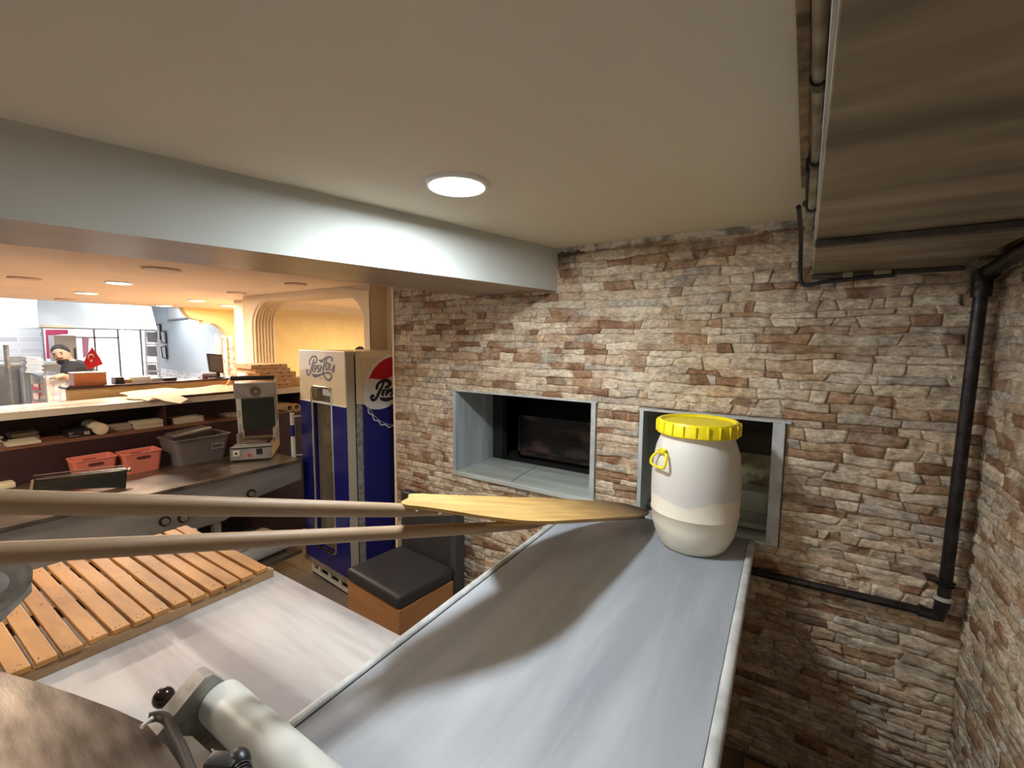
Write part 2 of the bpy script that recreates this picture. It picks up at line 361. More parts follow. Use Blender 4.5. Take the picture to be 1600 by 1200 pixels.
# wall core behind the stones
def wall_core():
    b = MB(); y0, y1 = YW + 0.004, YW + 0.40
    b.box(XL + .004, O1[0], y0, y1 + .5, 0, CE)
    b.box(O1[1], O2[0], y0, y1 + .3, 0, CE)
    b.box(O2[1], XR + 0.3, y0, y1, 0, CE)
    b.box(O1[0], O1[1], y0, y1, 0, O1[2] - 0.03); b.box(O1[0], O1[1], y0, y1, O1[3], CE)
    b.box(O2[0], O2[1], y0, y1, 0, 1.000); b.box(O2[0], O2[1], y0, y1, O2[3], CE)
    return b
PAL = [((0.60, 0.485, 0.355), 34), ((0.70, 0.59, 0.45), 26), ((0.50, 0.43, 0.35), 14), ((0.31, 0.165, 0.09), 10), ((0.42, 0.26, 0.15), 11), ((0.54, 0.39, 0.255), 18), ((0.28, 0.18, 0.115), 3)]
def pick():
    r = random.random() * sum(w for _, w in PAL)
    for c, w in PAL:
        r -= w
        if r <= 0: break
    k = random.uniform(0.86, 1.14)
    return tuple(x * k for x in c)
def stone_rows(z0, z1):
    zs = [z0]; 
    while zs[-1] < z1 - 0.05: zs.append(zs[-1] + random.uniform(0.024, 0.046))
    f = (z1 - z0) / (zs[-1] - z0)
    return [z0 + (z - z0) * f for z in zs]
def stones(u0, u1, zlist, place, holes=(), stain=None, fixed=()):
    """ledge-stone cladding: every stone a pillowed, rough little block; place(u, z, d) -> world"""
    verts = []; faces = []; cols = []
    def bz(k, u):
        z = zlist[k]
        if k in (0, len(zlist) - 1) or any(abs(z - f) < 1e-4 for f in fixed): return z
        a = mn.noise(Vector((u * 7, k * 3.7, u0))) * 3.4
        st = math.floor(a) + min(1, max(0, (a - math.floor(a) - 0.5) * 5 + .5))     # little steps, like real ledge stone
        return z + 0.0034 * (st - .4) + 0.0014 * mn.noise(Vector((u * 40, k * 1.3, 5)))
    for k in range(len(zlist) - 1):
        za, zb = zlist[k], zlist[k + 1]; zm = (za + zb) / 2
        spans = [(u0, u1)]
        for (h0, h1, h2, h3) in holes:
            if zm > h2 and zm < h3:
                ns = []
                for a, b in spans:
                    if h0 > a: ns.append((a, min(b, h0)))
                    if h1 < b: ns.append((max(a, h1), b))
                spans = [s_ for s_ in ns if s_[1] - s_[0] > 0.002]
        for a, b in spans:
            u = a; sl = 0.0
            while u < b - 1e-6:
                L = random.uniform(0.055, 0.20) if random.random() > 0.15 else random.uniform(0.03, 0.07)
                e = u + L
                if b - e < 0.05: e = b
                sl2 = 0.0 if e == b else random.uniform(-0.5, 0.5) * (zb - za)
                prot = random.uniform(0.0, 0.007); tiltu = random.uniform(-0.007, 0.007); tiltz = random.uniform(-0.006, 0.006)
                col = pick(); sd = random.random() * 50
                nx = max(4, int((e - u) / 0.014) + 2); nz = 5
                ee = 0.0012 / (e - u)
                us = [0, ee] + [i / nx for i in range(1, nx)] + [1 - ee, 1]
                us = sorted(set(us)); vs = [0, 0.035, 0.3, 0.6, 0.965, 1]
                base = len(verts); nu, nv = len(us), len(vs)
                for j, v in enumerate(vs):
                    for i, t in enumerate(us):
                        uu_a = u + sl * (v - 0.5); uu_b = e + sl2 * (v - 0.5)
                        uu = uu_a + (uu_b - uu_a) * t
                        if i in (0,): uu += 0.0003
                        if i == nu - 1: uu -= 0.0003
                        zz = bz(k, uu) * (1 - v) + bz(k + 1, uu) * v
                        if j == 0: zz += 0.0002
                        if j == nv - 1: zz -= 0.0002
                        if i in (0, nu - 1) or j in (0, nv - 1): d = 0.0035
                        else:
                            d = 0.004 + prot + tiltu * (t - 0.5) + tiltz * (v - 0.5)
                            d += 0.0055 * mn.fractal(Vector(((uu + zz * .8) * 16 + sd, (zz - uu * .3) * 30, sd)), 0.7, 2.2, 4)
                            d = max(0.0015, d)
                        verts.append(place(uu, zz, d))
                        c = col
                        if stain: 
                            s_ = stain(uu, zz); c = tuple(x * s_ for x in col)
                        cols.append((*c, 1))
                for j in range(nv - 1):
                    for i in range(nu - 1):
                        q = base + j * nu + i
                        faces.append((q, q + 1, q + nu + 1, q + nu))
                u = e; sl = sl2
    return verts, faces, cols
def stone_object(name, args, core):
    verts, faces, cols = args
    me = bpy.data.meshes.new(name)
    nb = len(verts)
    cv = [v.co.copy() for v in core.b.verts]; core.b.verts.index_update()
    cf = [[v.index for v in f.verts] for f in core.b.faces]; core.b.free()
    me.from_pydata([tuple(v) for v in verts] + [tuple(v) for v in cv], [], faces + [tuple(i + nb for i in f) for f in cf])
    ca = me.color_attributes.new('tint', 'FLOAT_COLOR', 'POINT')
    arr = np.ones((len(me.vertices), 4), dtype=np.float32); arr[:nb] = np.array(cols, dtype=np.float32); arr[nb:, :3] = (0.30, 0.25, 0.19)
    ca.data.foreach_set('color', arr.ravel())
    me.materials.append(M_STONE); me.materials.append(M_MORTAR)
    mi = np.zeros(len(me.polygons), dtype=np.int32); mi[len(faces):] = 1
    me.polygons.foreach_set('material_index', mi)
    me.polygons.foreach_set('use_smooth', np.arange(len(me.polygons)) < len(faces))
    o = bpy.data.objects.new(name, me); COL.objects.link(o); return o
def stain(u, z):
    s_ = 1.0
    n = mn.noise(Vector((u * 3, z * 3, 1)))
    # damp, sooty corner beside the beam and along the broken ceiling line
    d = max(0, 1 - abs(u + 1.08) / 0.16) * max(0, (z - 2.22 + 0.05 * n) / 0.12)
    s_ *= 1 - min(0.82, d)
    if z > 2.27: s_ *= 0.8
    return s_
zl = stone_rows(0, 1.040)[:-1] + stone_rows(1.040, 1.550)[:-1] + stone_rows(1.550, CE)
holes = [(O1[0] - .004, O1[1] + .004, 1.040, 1.550), (O2[0] - .004, O2[1] + .004, 1.012, 1.550)]
struct(stone_object('wall_back', stones(XL, XR, zl, lambda u, z, d: (u, YW - d + 0.004, z), holes, stain, fixed=(1.040, 1.550)), wall_core()))
zr = stone_rows(0, CE)
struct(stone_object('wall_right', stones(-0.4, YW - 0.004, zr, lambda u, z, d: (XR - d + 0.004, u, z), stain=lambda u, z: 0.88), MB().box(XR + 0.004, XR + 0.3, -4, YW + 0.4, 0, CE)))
# white corner bead
struct(MB().box(XL - 0.014, XL + 0.002, YW - 0.012, YW + 0.35, 0, CE).build('trim_1', M_WARMW))
# ragged plaster along the ceiling line
b = MB(); t = bmesh.new(); up = []; lo = []
u = -1.15
while u < 0.02:
    h = 0.016 + 0.020 * abs(mn.noise(Vector((u * 9, 0, 0)))) + 0.012 * random.random()
    up.append((u, CE)); lo.append((u, CE - h)); u += 0.012
fr = [t.verts.new((x, YW - 0.012 - 0.004 * random.random(), z)) for x, z in up]; fl = [t.verts.new((x, YW - 0.010, z)) for x, z in lo]; fb = [t.verts.new((x, YW + 0.004, z)) for x, z in lo]
for i in range(len(fr) - 1):
    t.faces.new((fr[i], fr[i + 1], fl[i + 1], fl[i])); t.faces.new((fl[i], fl[i + 1], fb[i + 1], fb[i]))
b._merge(t); struct(b.build('trim_2', M_PLASTER))

# beam: front face and underside, slightly skew
bf = [(-2.02, -2.1), (-1.53, 0.237), (-1.19, 1.82), (-1.12, YW)]
b = MB(); front = [Vector((x, y, 2.126)) for x, y in bf]
back = [Vector((-2.45, -2.1, 2.126)), Vector((-1.94, 0.296, 2.126)), Vector((-1.76, 1.35, 2.126)), Vector((-1.69, YW, 2.126))]
b.prism(front + back[::-1], (0, 0, CE - 2.126 + 0.01))
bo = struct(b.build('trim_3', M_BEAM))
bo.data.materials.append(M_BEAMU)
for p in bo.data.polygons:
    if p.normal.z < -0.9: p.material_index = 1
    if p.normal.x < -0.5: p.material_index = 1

# --- oven recesses
def recess(O, name, ndepth):
    x0, x1, z0, z1 = O
    r = thing(name, '', 'oven opening', (x0, YW, z0))
    return r
r1 = thing('oven_opening', 'wide marble-lined oven opening with black iron mouth and cracked sill', 'oven opening', ((O1[0] + O1[1]) / 2, YW, O1[2]))
b = MB(); b.box(O1[0] - .006, O1[1] + .004, YW - 0.022, 2.54, O1[2] - 0.028, O1[2], 0.004)
b.build('sill', M_SILL, r1)
ck = MB(); pts = [at(799, 757, y=YW - 0.0225), at(800, 752, z=O1[2] + .0005), at(815, 742, z=O1[2] + .0005), at(829, 734, z=O1[2] + .0005), at(840, 727, z=O1[2] + .0005)]
ck.tube(pts, 0.0016, 6); ck.build('crack', M_INK, r1)
b = MB(); b.box(O1[0], O1[0] + 0.022, YW - 0.016, 2.54, O1[2], O1[3] - 0.012, 0.003); b.build('left_jamb', M_JAMB, r1)
b = MB(); b.box(O1[1] - 0.026, O1[1], YW - 0.018, 2.54, O1[2] - 0.0, O1[3] - 0.012, 0.003); b.build('right_jamb', M_EDGE, r1)
b = MB(); b.box(O1[0] - .006, O1[1] + .006, YW - 0.016, 2.54, O1[3] - 0.012, O1[3], 0.002); b.build('lintel', M_EDGE, r1)
b = MB(); b.box(O1[0], O1[0] + .10, 2.54, 2.60, O1[2] - .03, O1[3]); b.box(O1[0], O1[1], 2.54, 3.1, O1[2] - 0.06, O1[2] - 0.012); b.box(O1[0], O1[1], 2.54, 3.1, O1[3] - .01, O1[3] + 0.03)
b.box(O1[0] - .02, O1[0], 2.54, 3.1, O1[2] - .05, O1[3] + .03); b.box(O1[1], O1[1] + .02, 2.54, 3.1, O1[2] - .05, O1[3] + .03); b.box(O1[0], O1[1], 3.08, 3.12, O1[2] - .05, O1[3] + .03)
b.build('iron_mouth', M_IRON, r1)
b = MB(); P0 = O1[0] + 0.17
b.box(P0, O1[1], 2.66, 2.68, O1[2] + 0.02, O1[2] + 0.30); b.box(P0, P0 + .02, 2.64, 2.66, O1[2] + 0.02, O1[2] + 0.30); b.box(P0, O1[1], 2.64, 2.66, O1[2] + 0.02, O1[2] + 0.045)
b.build('oven_plate', M_RUST, r1)
r2 = thing('oven_opening', 'narrow marble-framed wall opening half hidden behind the white drum', 'oven opening', ((O2[0] + O2[1]) / 2, YW, O2[2]))
b = MB(); b.box(O2[0] + .0, O2[1] - .0, YW - 0.012, 2.56, 1.001, 1.012); b.box(O2[0] + .018, O2[1] - .04, YW + 0.10, 2.56, O2[2] - 0.022, O2[2] + .002, 0.003); b.box(O2[0] + .018, O2[1] - .04, 2.42, 2.56, O2[2], O2[2] + 0.10, 0.004)
b.build('sill', M_SILL, r2)
b = MB(); b.box(O2[0], O2[0] + 0.020, YW - 0.016, 2.56, O2[2] - .03, O2[3] - 0.012, 0.003); b.build('left_jamb', M_JAMB, r2)
b = MB(); b.box(O2[1] - 0.045, O2[1], YW - 0.022, 2.56, O2[2] - .03, O2[3] - 0.012, 0.004); b.build('right_jamb', M_EDGE, r2)
b = MB(); b.box(O2[0] - .004, O2[1] + .02, YW - 0.016, 2.56, O2[3] - 0.012, O2[3], 0.002); b.build('lintel', M_EDGE, r2)
b = MB(); b.box(O2[0], O2[1], 2.54, 2.60, O2[2] + .09, O2[2] + 0.26); b.build('lower_back_panel', M_CONC, r2)
b = MB(); b.box(O2[0], O2[1], 2.541, 2.62, O2[2] + .26, O2[3] + 0.03); b.box(O2[0], O2[1], YW + .06, 2.6, O2[3] - .001, O2[3] + .02); b.build('upper_back_panel', M_CONCD, r2)

# ================================================================== CEILING LIGHTS
def ceil_light(x, y, lit, label, group=None, r=0.1, parent=None):
    t = thing('ceiling_light', label, 'ceiling light', (x, y, CE), group=group)
    b = MB(); b.lathe([(r * 0.84, -0.001), (r * 0.86, -0.012), (r * 0.95, -0.012), (r, -0.004), (r, 0.0)], (x, y, CE), 40)
    b.build('rim', mat('light_rim', (0.72, 0.72, 0.70), 0.4) if lit else mat('recessed_rim', (0.50, 0.36, 0.26), 0.6), t, True)
    e = MB(); e.lathe([(0.001, -0.013), (r * 0.85, -0.013), (r * 0.85, -0.003)], (x, y, CE), 40)
    if lit == 2: mm = mat('lit_diffuser_cool', (0.9, 0.95, 1), 0.5, emit=(0.9, 0.96, 1), estr=14)
    elif lit: mm = mat('lit_diffuser_warm', (1, .9, .8), 0.5, emit=(1, 0.86, 0.66), estr=7)
    else: mm = mat('unlit_diffuser', (0.66, 0.50, 0.40), 0.5)
    e.build('diffuser', mm, t)
    return t
ceil_light(-0.936, 1.112, 2, 'large bright round downlight in the grey ceiling near the beam')
G = 'far ceiling downlights'
for i, (px, py, r, lb) in enumerate([(186, 441, .10, 'glowing far ceiling downlight, largest and nearest of the lit ones'), (135, 457, .10, 'glowing far ceiling downlight, leftmost of the lit ones'),
        (307, 469, .10, 'glowing far ceiling downlight in the middle of the right-hand three'), (256, 477, .11, 'glowing far ceiling downlight at the far edge above the white kitchen wall'),
        (356, 477, .11, 'glowing far ceiling downlight, rightmost of the lit ones, by the arch')]):
    p = at(px, py, z=CE); ceil_light(p.x, p.y, 1, lb, G, r)
for px, py, r, lb in [(252, 420, .115, 'unlit round recessed downlight nearest the beam'), (38, 434, .10, 'unlit round downlight at the left end of the far ceiling'), (102, 467, .10, 'unlit round downlight farthest left beyond the lit ones'),
                      (370, 457, .09, 'unlit round downlight between the beam and the arched alcove'), (462, 443, .09, 'unlit round downlight right above the arch front')]:
    p = at(px, py, z=CE); ceil_light(p.x, p.y, 0, lb, 'unlit far downlights', r)

# ================================================================== HOOD AND PIPES ON THE RIGHT
HX0, HX1, HZ = 0.006, 0.430, 2.125
t = thing('extractor_hood', 'low greasy sheet-metal extractor hood under the ceiling at right', 'hood', (0.22, 0.9, HZ))
MB().box(HX0, HX1, -1.2, YW - 0.016, HZ, CE - 0.001, 0.002).build('casing', M_HOOD, t)
b = MB(); b.box(HX0 - .002, XR - 0.014, 1.405, 1.435, HZ - 0.018, HZ - 0.001, 0.003); b.build('cross_rail', M_RAIL, t)
b = MB(); b.box(HX0 - .006, HX1, YW - 0.045, YW - 0.018, HZ - 0.016, HZ - 0.001, 0.003); b.build('wall_rail', M_RAIL, t)
b = MB(); b.box(HX0 - .004, HX0 + 0.0005, -1.2, YW - .02, HZ + 0.02, CE - .004); b.build('side_sheet', mat('pale_side_sheet', (0.55, 0.54, 0.50), 0.5), t)
for xa, xb_ in ((.10, .13), (.19, .24)): MB().box(xa, xb_, YW - .05, YW - .017, HZ - .020, HZ - .0005, .002).build('tape_patch', M_TAPE, t)
for xa, xb_ in ((.0, .035), (.105, .125)): MB().box(xa, xb_, 1.44, 1.47, HZ - .010, HZ - .0005, .002).build('bracket', mat('brass_bracket', (0.35, 0.27, 0.13), 0.4, 0.7), t)
# conduits along the hood's left side
p0 = at(1315, 0, z=2.30); p1 = at(1287, 300, z=2.24); 
t = thing('conduit_pipe', 'thin shiny galvanised conduit running along the left side of the hood', 'pipe', (-0.02, 1.0, 2.3))
c1 = [Vector((-0.012, -0.5, 2.318)), Vector((-0.010, 0.75, 2.312)), Vector((-0.004, 1.15, 2.288)), Vector((-0.008, 1.55, 2.24)), Vector((-0.016, 1.75, 2.20))]
MB().tube(c1, 0.0105, 14).build('tube', M_GALV, t, True)
for q in ((c1[1] + c1[2]) / 2, c1[2] + Vector((0, .12, -0.017)), c1[3]): MB().cyl(q - Vector((0, .012, 0)), q + Vector((0, .012, 0)), 0.0145, n=14).build('coupling', M_BLACKM, t, True)
t = thing('cable_tray', 'rust-spotted narrow cable tray fixed to the ceiling beside the hood', 'cable tray', (-0.04, 1.0, CE))
MB().box(-0.040, -0.022, -0.5, 1.66, CE - 0.016, CE - 0.001, 0.002).build('tray', mat('rusty_tray', (0.34, 0.24, 0.13), 0.6, 0.3, color2=(0.10, 0.05, 0.03), vscale=18), t)
t = thing('hinge_bar', 'dark steel bar with bolt heads at the near left corner of the hood', 'bracket', (-0.03, 1.55, 2.25))
b = MB(); a0 = at(1273, 243, z=2.325); a1 = at(1267, 392, z=2.13)
b.box(a0.x - 0.018, a0.x + 0.006, a0.y, a0.y + 0.42, 2.288, 2.322, 0.003); b.build('bar', M_BLACKM, t)
MB().ball((a0.x - 0.006, a0.y + 0.03, 2.288), 0.008).build('bolt', M_BLACKM, t, True); MB().ball((a0.x - 0.014, a0.y + 0.30, 2.288), 0.012).build('bolt', M_BLACKM, t, True)
o = MB().tube(catmull([(-0.045, 1.72, 2.29), (-0.040, 1.90, 2.26), (-0.038, 2.05, 2.22), (-0.036, 2.115, 2.15), (-0.030, 2.118, 2.10), (-0.008, 2.112, 2.085), (0.05, 2.105, 2.094), (0.25, 2.105, 2.106)], 6), 0.0075, 10).build('cable', M_BLACK, None, True)
tag(o, 'black cable looping down the stone wall at the hood corner', 'cable')

# iron pipe in the corner
yp = YW - 0.055
tp = at(1535, 440, y=yp); bt = at(1473, 945, y=yp)
t = thing('gas_pipe', 'black iron gas pipe standing in the right corner, joined to the overhead run', 'pipe', (bt.x, yp, bt.z))
b = MB(); b.tube([bt, tp], 0.0185, 20); b.build('riser', M_BLACKM, t, True)
topend = at(1600, 389, x=tp.x + 0.012); far = Vector((tp.x + 0.012, 0.2, topend.z + 0.01))
b = MB(); b.tube([tp + Vector((0, 0, 0.015)), Vector((tp.x + .002, tp.y - .03, tp.z + 0.025)), topend + Vector((0, 0, 0)), far], 0.0205, 18); b.build('overhead_run', M_BLACKM, t, True)
b = MB(); b.tube([tp + Vector((0, 0, -0.05)), tp + Vector((0, 0, 0.03))], 0.026, 20); b.tube([tp + Vector((0.002, -0.055, 0.024)), tp + Vector((0, 0.02, 0.020))], 0.026, 20); b.build('elbow', M_BLACKM, t, True)
cl = at(1478, 912, y=yp)
b = MB(); 
for dz in (-0.006, 0.006): b.lathe([(0.019, -0.003), (0.026, 0), (0.019, 0.003)], (cl.x, cl.y, cl.z + dz), 24)
b.box(cl.x - .05, cl.x - .02, yp + .0, yp + .05, cl.z - .004, cl.z + .004); b.build('clamp', M_BLACKM, t, True)
pe = at(1177, 893, y=YW - 0.03); pm = at(1460, 958, y=YW - 0.045)
t2 = thing('drain_pipe', 'thin dark pipe running along the stone wall behind the worktop', 'pipe', tuple(pm))
b = MB(); st = at(1130, 882, y=YW - 0.03); b.tube([st, pe, Vector((pm.x, YW - .05, pm.z))], 0.0155, 16); b.build('tube', M_BLACKM, t2, True)
b = MB(); b.tube([Vector((pm.x - .045, YW - .05, pm.z)), Vector((pm.x + .008, YW - .052, pm.z - .003)), Vector((bt.x, yp, bt.z + 0.02))], 0.023, 16); b.build('elbow', M_BLACKM, t2, True)
b = MB(); b.lathe([(0.019, -0.004), (0.027, -0.002), (0.025, 0.008), (0.019, 0.010)], (bt.x, yp, bt.z + 0.022), 24); b.build('cement_collar', mat('cement', (0.42, 0.38, 0.30), 0.9), t2, True)

# ================================================================== MARBLE WORKTOP
WZ = 1.010
t = thing('marble_worktop', 'long grey marble worktop with raised edging leading to the oven wall', 'worktop', (-0.53, 1.2, 0))
WM = Matrix.Translation((-0.55, 1.85, 0)) @ Matrix.Rotation(math.radians(1.7), 4, 'Z') @ Matrix.Translation((0.55, -1.85, 0))
MB().box(-0.930, -0.153, -0.35, YW - 0.034, WZ - 0.035, WZ, 0.002, M=WM).build('slab', M_TOPM, t)
def lip(x0, x1, y0, y1, zt):
    prof = []
    for k in range(9):
        a = math.pi * k / 8; prof.append(((x0 + x1) / 2 + (x1 - x0) / 2 * math.cos(a), zt - 0.010 + 0.010 * math.sin(a)))
    prof = [(x1, WZ - 0.022)] + prof + [(x0, WZ - 0.022)]
    return MB().prism([(x, y0, z) for x, z in prof], (0, y1 - y0, 0), M=WM)
lip(-0.959, -0.9325, -0.35, YW - 0.034, WZ + 0.008).build('edging', M_EDGE, t, True)
lip(-0.152, -0.124, -0.35, YW - 0.034, WZ + 0.008).build('edging', M_EDGE, t, True)
MB().box(-0.90, -0.32, -0.3, YW - 0.04, 0.0, WZ - 0.036, M=WM).build('base', mat('plain_rendered_base', (0.30, 0.25, 0.19), 0.9, var=0.1), t)
MB().box(-0.9325, -0.9300, -0.35, YW - 0.034, WZ - .01, WZ + 0.001, M=WM).build('joint', M_INK, t)

# plastic drum
t = thing('plastic_drum', 'white plastic drum with yellow screw lid standing on the marble worktop', 'drum', (-0.355, 1.952, WZ), 0.0)
dc = (-0.355, 1.952, WZ + 0.0006)
prof = [(0.001, 0.004), (0.118, 0.0), (0.128, 0.005), (0.140, 0.025), (0.156, 0.062), (0.166, 0.105), (0.1705, 0.150), (0.1735, 0.154), (0.1735, 0.158), (0.1715, 0.162), (0.1745, 0.24), (0.174, 0.30), (0.169, 0.36), (0.160, 0.415), (0.150, 0.445), (0.144, 0.458), (0.141, 0.470), (0.141, 0.50)]
mt = bpy.data.materials.new('drum_with_flour'); mt.use_nodes = True; nt, bs = nodes_of(mt)
bs.inputs['Roughness'].default_value = 0.36; bs.inputs['Subsurface Weight'].default_value = 0.12; bs.inputs['Subsurface Radius'].default_value = (0.03, 0.03, 0.025)
tc = nt.nodes.new('ShaderNodeTexCoord'); n = nt.nodes.new('ShaderNodeTexNoise'); n.inputs['Scale'].default_value = 4.2; n.inputs['Detail'].default_value = 5
nt.links.new(tc.outputs['Object'], n.inputs['Vector']); sp = nt.nodes.new('ShaderNodeSeparateXYZ'); nt.links.new(tc.outputs['Object'], sp.inputs[0])
ma = nt.nodes.new('ShaderNodeMath'); ma.operation = 'MULTIPLY_ADD'; nt.links.new(n.outputs['Fac'], ma.inputs[0]); ma.inputs[1].default_value = -0.20; nt.links.new(sp.outputs['Z'], ma.inputs[2])
mr = nt.nodes.new('ShaderNodeMapRange'); mr.inputs[1].default_value = WZ + 0.110; mr.inputs[2].default_value = WZ + 0.117; nt.links.new(ma.outputs[0], mr.inputs[0])
mx = nt.nodes.new('ShaderNodeMix'); mx.data_type = 'RGBA'; nt.links.new(mr.outputs[0], mx.inputs[0]); mx.inputs[6].default_value = (0.84, 0.77, 0.63, 1); mx.inputs[7].default_value = (0.68, 0.65, 0.60, 1)
nt.links.new(mx.outputs[2], bs.inputs['Base Color'])
MB().lathe(prof, dc, 64).build('body', mt, t, True)
b = MB(); b.lathe([(0.001, 0.478), (0.158, 0.478), (0.161, 0.482), (0.158, 0.526), (0.153, 0.533), (0.145, 0.534), (0.140, 0.531), (0.136, 0.523), (0.001, 0.523)], dc, 64)
for k in range(22):
    a = 2 * math.pi * k / 22
    Mx = Matrix.Translation(dc) @ Matrix.Rotation(a, 4, 'Z'); b.box(0.155, 0.1645, -0.0035, 0.0035, 0.483, 0.528, 0.001, M=Mx)
b.build('lid', M_YEL, t, True)
def drum_handle(ang):
    Mx = Matrix.Translation(dc) @ Matrix.Rotation(ang, 4, 'Z')
    b = MB(); r0 = 0.168
    pts = [(r0 + .003, -0.022, 0.405), (r0 + .018, -0.040, 0.385), (r0 + .026, -0.042, 0.362), (r0 + .024, -0.028, 0.352), (r0 + .024, 0.028, 0.352), (r0 + .026, 0.042, 0.362), (r0 + .018, 0.040, 0.385), (r0 + .003, 0.022, 0.405)]
    b.tube([Mx @ p for p in catmull(pts, 5, True)], 0.0055, 10, closed=True)
    b.box(0.150, 0.176, -0.014, 0.014, 0.404, 0.420, 0.003, M=Mx)
    b.ball((0, 0, 0), 0.008, M=Mx @ Matrix.Translation((0.172, -0.014, 0.418))); b.ball((0, 0, 0), 0.008, M=Mx @ Matrix.Translation((0.172, 0.014, 0.418)))
    return b.build('handle', M_YEL, t, True)
drum_handle(math.radians(233)); drum_handle(math.radians(53))

# ================================================================== BAKER'S PEELS
def peel(name, label, A, T, phi, outline, hr, plane_thick, blade_start, h_end, rivets):
    A = np.array(A); T = np.array(T); a = T - A; a /= np.linalg.norm(a)
    w = np.array([a[1], -a[0], 0]); w /= np.linalg.norm(w); n = np.cross(w, a)
    c, s_ = math.cos(phi), math.sin(phi); w2 = w * c - n * s_; n2 = np.cross(w2, a)
    if n2[2] < 0: n2 = -n2
    t = thing(name, label, 'bread peel', tuple(A))
    # local frame of the peel, x along it
    Mx = Matrix(((a[0], w2[0], n2[0], A[0]), (a[1], w2[1], n2[1], A[1]), (a[2], w2[2], n2[2], A[2]), (0, 0, 0, 1)))
    def place(o): o.parent = t; o.matrix_parent_inverse = PW(t).inverted(); o.matrix_basis = Mx
    b = MB(); ol = catmull([(u, v, 0) for u, v in outline], 6, True)
    b.prism([(p.x, p.y, -plane_thick) for p in ol], (0, 0, plane_thick)); o = b.build('blade', M_PEEL); place(o)
    b = MB(); pts = [(-0.9, 0, -hr), (blade_start - .12, 0, -hr), (blade_start + .02, 0, -hr), (h_end, 0, -plane_thick - hr * .55), (h_end + 0.10, 0, -plane_thick)]
    b.tube(pts, [hr * 1.02, hr, hr * .95, hr * 0.6, hr * 0.15], 20); o = b.build('handle', M_HANDLE, None, True); place(o)
    for u, v in rivets:
        b = MB(); b.ball((u, v, -plane_thick - 0.004), 0.006); o = b.build('bolt', M_CHROME, None, True); place(o)
    return t
outA = [(0.70, -0.012), (0.745, -0.05), (0.787, -0.095), (0.92, -0.102), (1.092, -0.111), (1.458, -0.127), (1.898, -0.134), (2.04, -0.106), (2.072, -0.029), (2.033, 0.009), (1.841, 0.063), (1.528, 0.099), (1.294, 0.12), (1.141, 0.134), (1.028, 0.13), (0.906, 0.095), (0.839, 0.064), (0.76, 0.03), (0.70, 0.014)]
peel("bread_peel", 'wooden bread peel with broad scorched blade lying on top, its tip by the drum', (-.98, .125, 1.619 + .018), (-0.571, 2.04, 1.076), math.radians(3), outA, 0.0185, 0.009, 0.66, 0.86, ((0.735, 0.012), (0.80, 0.030)))
B0 = CAM + RW @ (np.array([0 - 800, 848 - 600, F]) / F * 0.70)
B1 = np.array(at(1008, 806, y=2.03))
outB = [(1.08, -0.012), (1.12, -0.12), (1.2, -0.19), (1.5, -0.205), (1.8, -0.16), (1.96, -0.07), (2.0, 0.0), (1.95, 0.010), (1.6, 0.016), (1.25, 0.016), (1.02, 0.010)]  # hidden side of this blade widened to broaden the shadow it casts
peel("bread_peel", 'wooden bread peel underneath, mostly its long round handle showing, blade tucked below', tuple(B0), tuple(B1), math.radians(8), outB, 0.0175, 0.009, 1.0, 1.25, ((1.35, .0), (1.42, .0)))

# ================================================================== LEFT MARBLE TABLE AND SLATTED BOARD
TZ = 0.990
t = thing('marble_table', 'low pale veined marble table at left carrying the slatted wooden board', 'table', (-1.6, 0.2, 0))
MB().box(-2.16, -0.935, -0.9, 0.868, TZ - 0.03, TZ, 0.002).build('tabletop', M_TABM, t)
for lx, ly in ((-2.1, 0.80), (-1.02, 0.80), (-2.1, -0.8), (-1.02, -0.8)):
    MB().box(lx - .025, lx + .025, ly - .025, ly + .025, 0, TZ - .03, 0.003).build('leg', M_STEEL, t)
t = thing('slatted_board', 'orange-brown slatted wooden proofing board lying on the marble table', 'slatted board', (-1.92, 0.4, TZ))
for rx in (-1.605, -1.93, -2.215):
    MB().box(rx - .016, rx + .016, 0.02, 0.842, TZ + 0.0005, TZ + 0.032, 0.002).build('runner', M_SLATD, t)
ys = [0.800 - 0.0497 * k for k in range(16)]
for k, y in enumerate(ys):
    b = MB(); wd = 0.040; j = random.uniform(-0.006, 0.006); ang = random.uniform(-0.008, 0.008)
    Mx = Matrix.Translation((-1.915, y, TZ + 0.040)) @ Matrix.Rotation(ang, 4, 'Z')
    b.box(-0.335 + j, 0.330 + j, -wd / 2, wd / 2, -0.0075, 0.0075, 0.003, M=Mx)
    o = b.build('slat', M_SLAT, t)
nl = MB()
for y in ys:
    for rx in (-1.605, -1.93, -2.215):
        for q in range(3): nl.ball((rx + random.uniform(-.01, .01), y + random.uniform(-.013, .013), TZ + 0.0472), 0.0016, n=6)
nl.build('nail', M_INK, t)['kind'] = 'stuff'

# ================================================================== DOUGH SHEETER (foreground left)
t = thing('dough_sheeter', 'stained steel dough sheeter with white nylon roller in the near left corner', 'machine', (-1.4, 0.1, TZ))
xb = -1.03
fp = [at(265, 1127, x=xb), at(320, 1059, x=xb), at(334, 1054, x=xb), at(381, 1082, x=xb), at(382, 1104, x=xb)]
lowp = [Vector((xb, 0.44, 0.985 + .01)), Vector((xb, 0.27, 0.985 + .01)), Vector((xb, 0.235, 1.035))]
MB().prism(fp + lowp, (-0.045, 0, 0)).build('end_plate', M_ALU, t, label='cut-corner cast end plate beside the white roller')
xc = -1.56
lpx = [(-70, 868), (14, 870), (48, 889), (50, 925), (2, 972), (-80, 975), (-110, 920)]
MB().prism([at(px, py, x=xc) for px, py in lpx], (-0.035, 0, 0)).build('end_plate', M_ALU, t, label='octagonal cast end plate at the left frame edge')
bcn = at(-14, 910, x=xc)
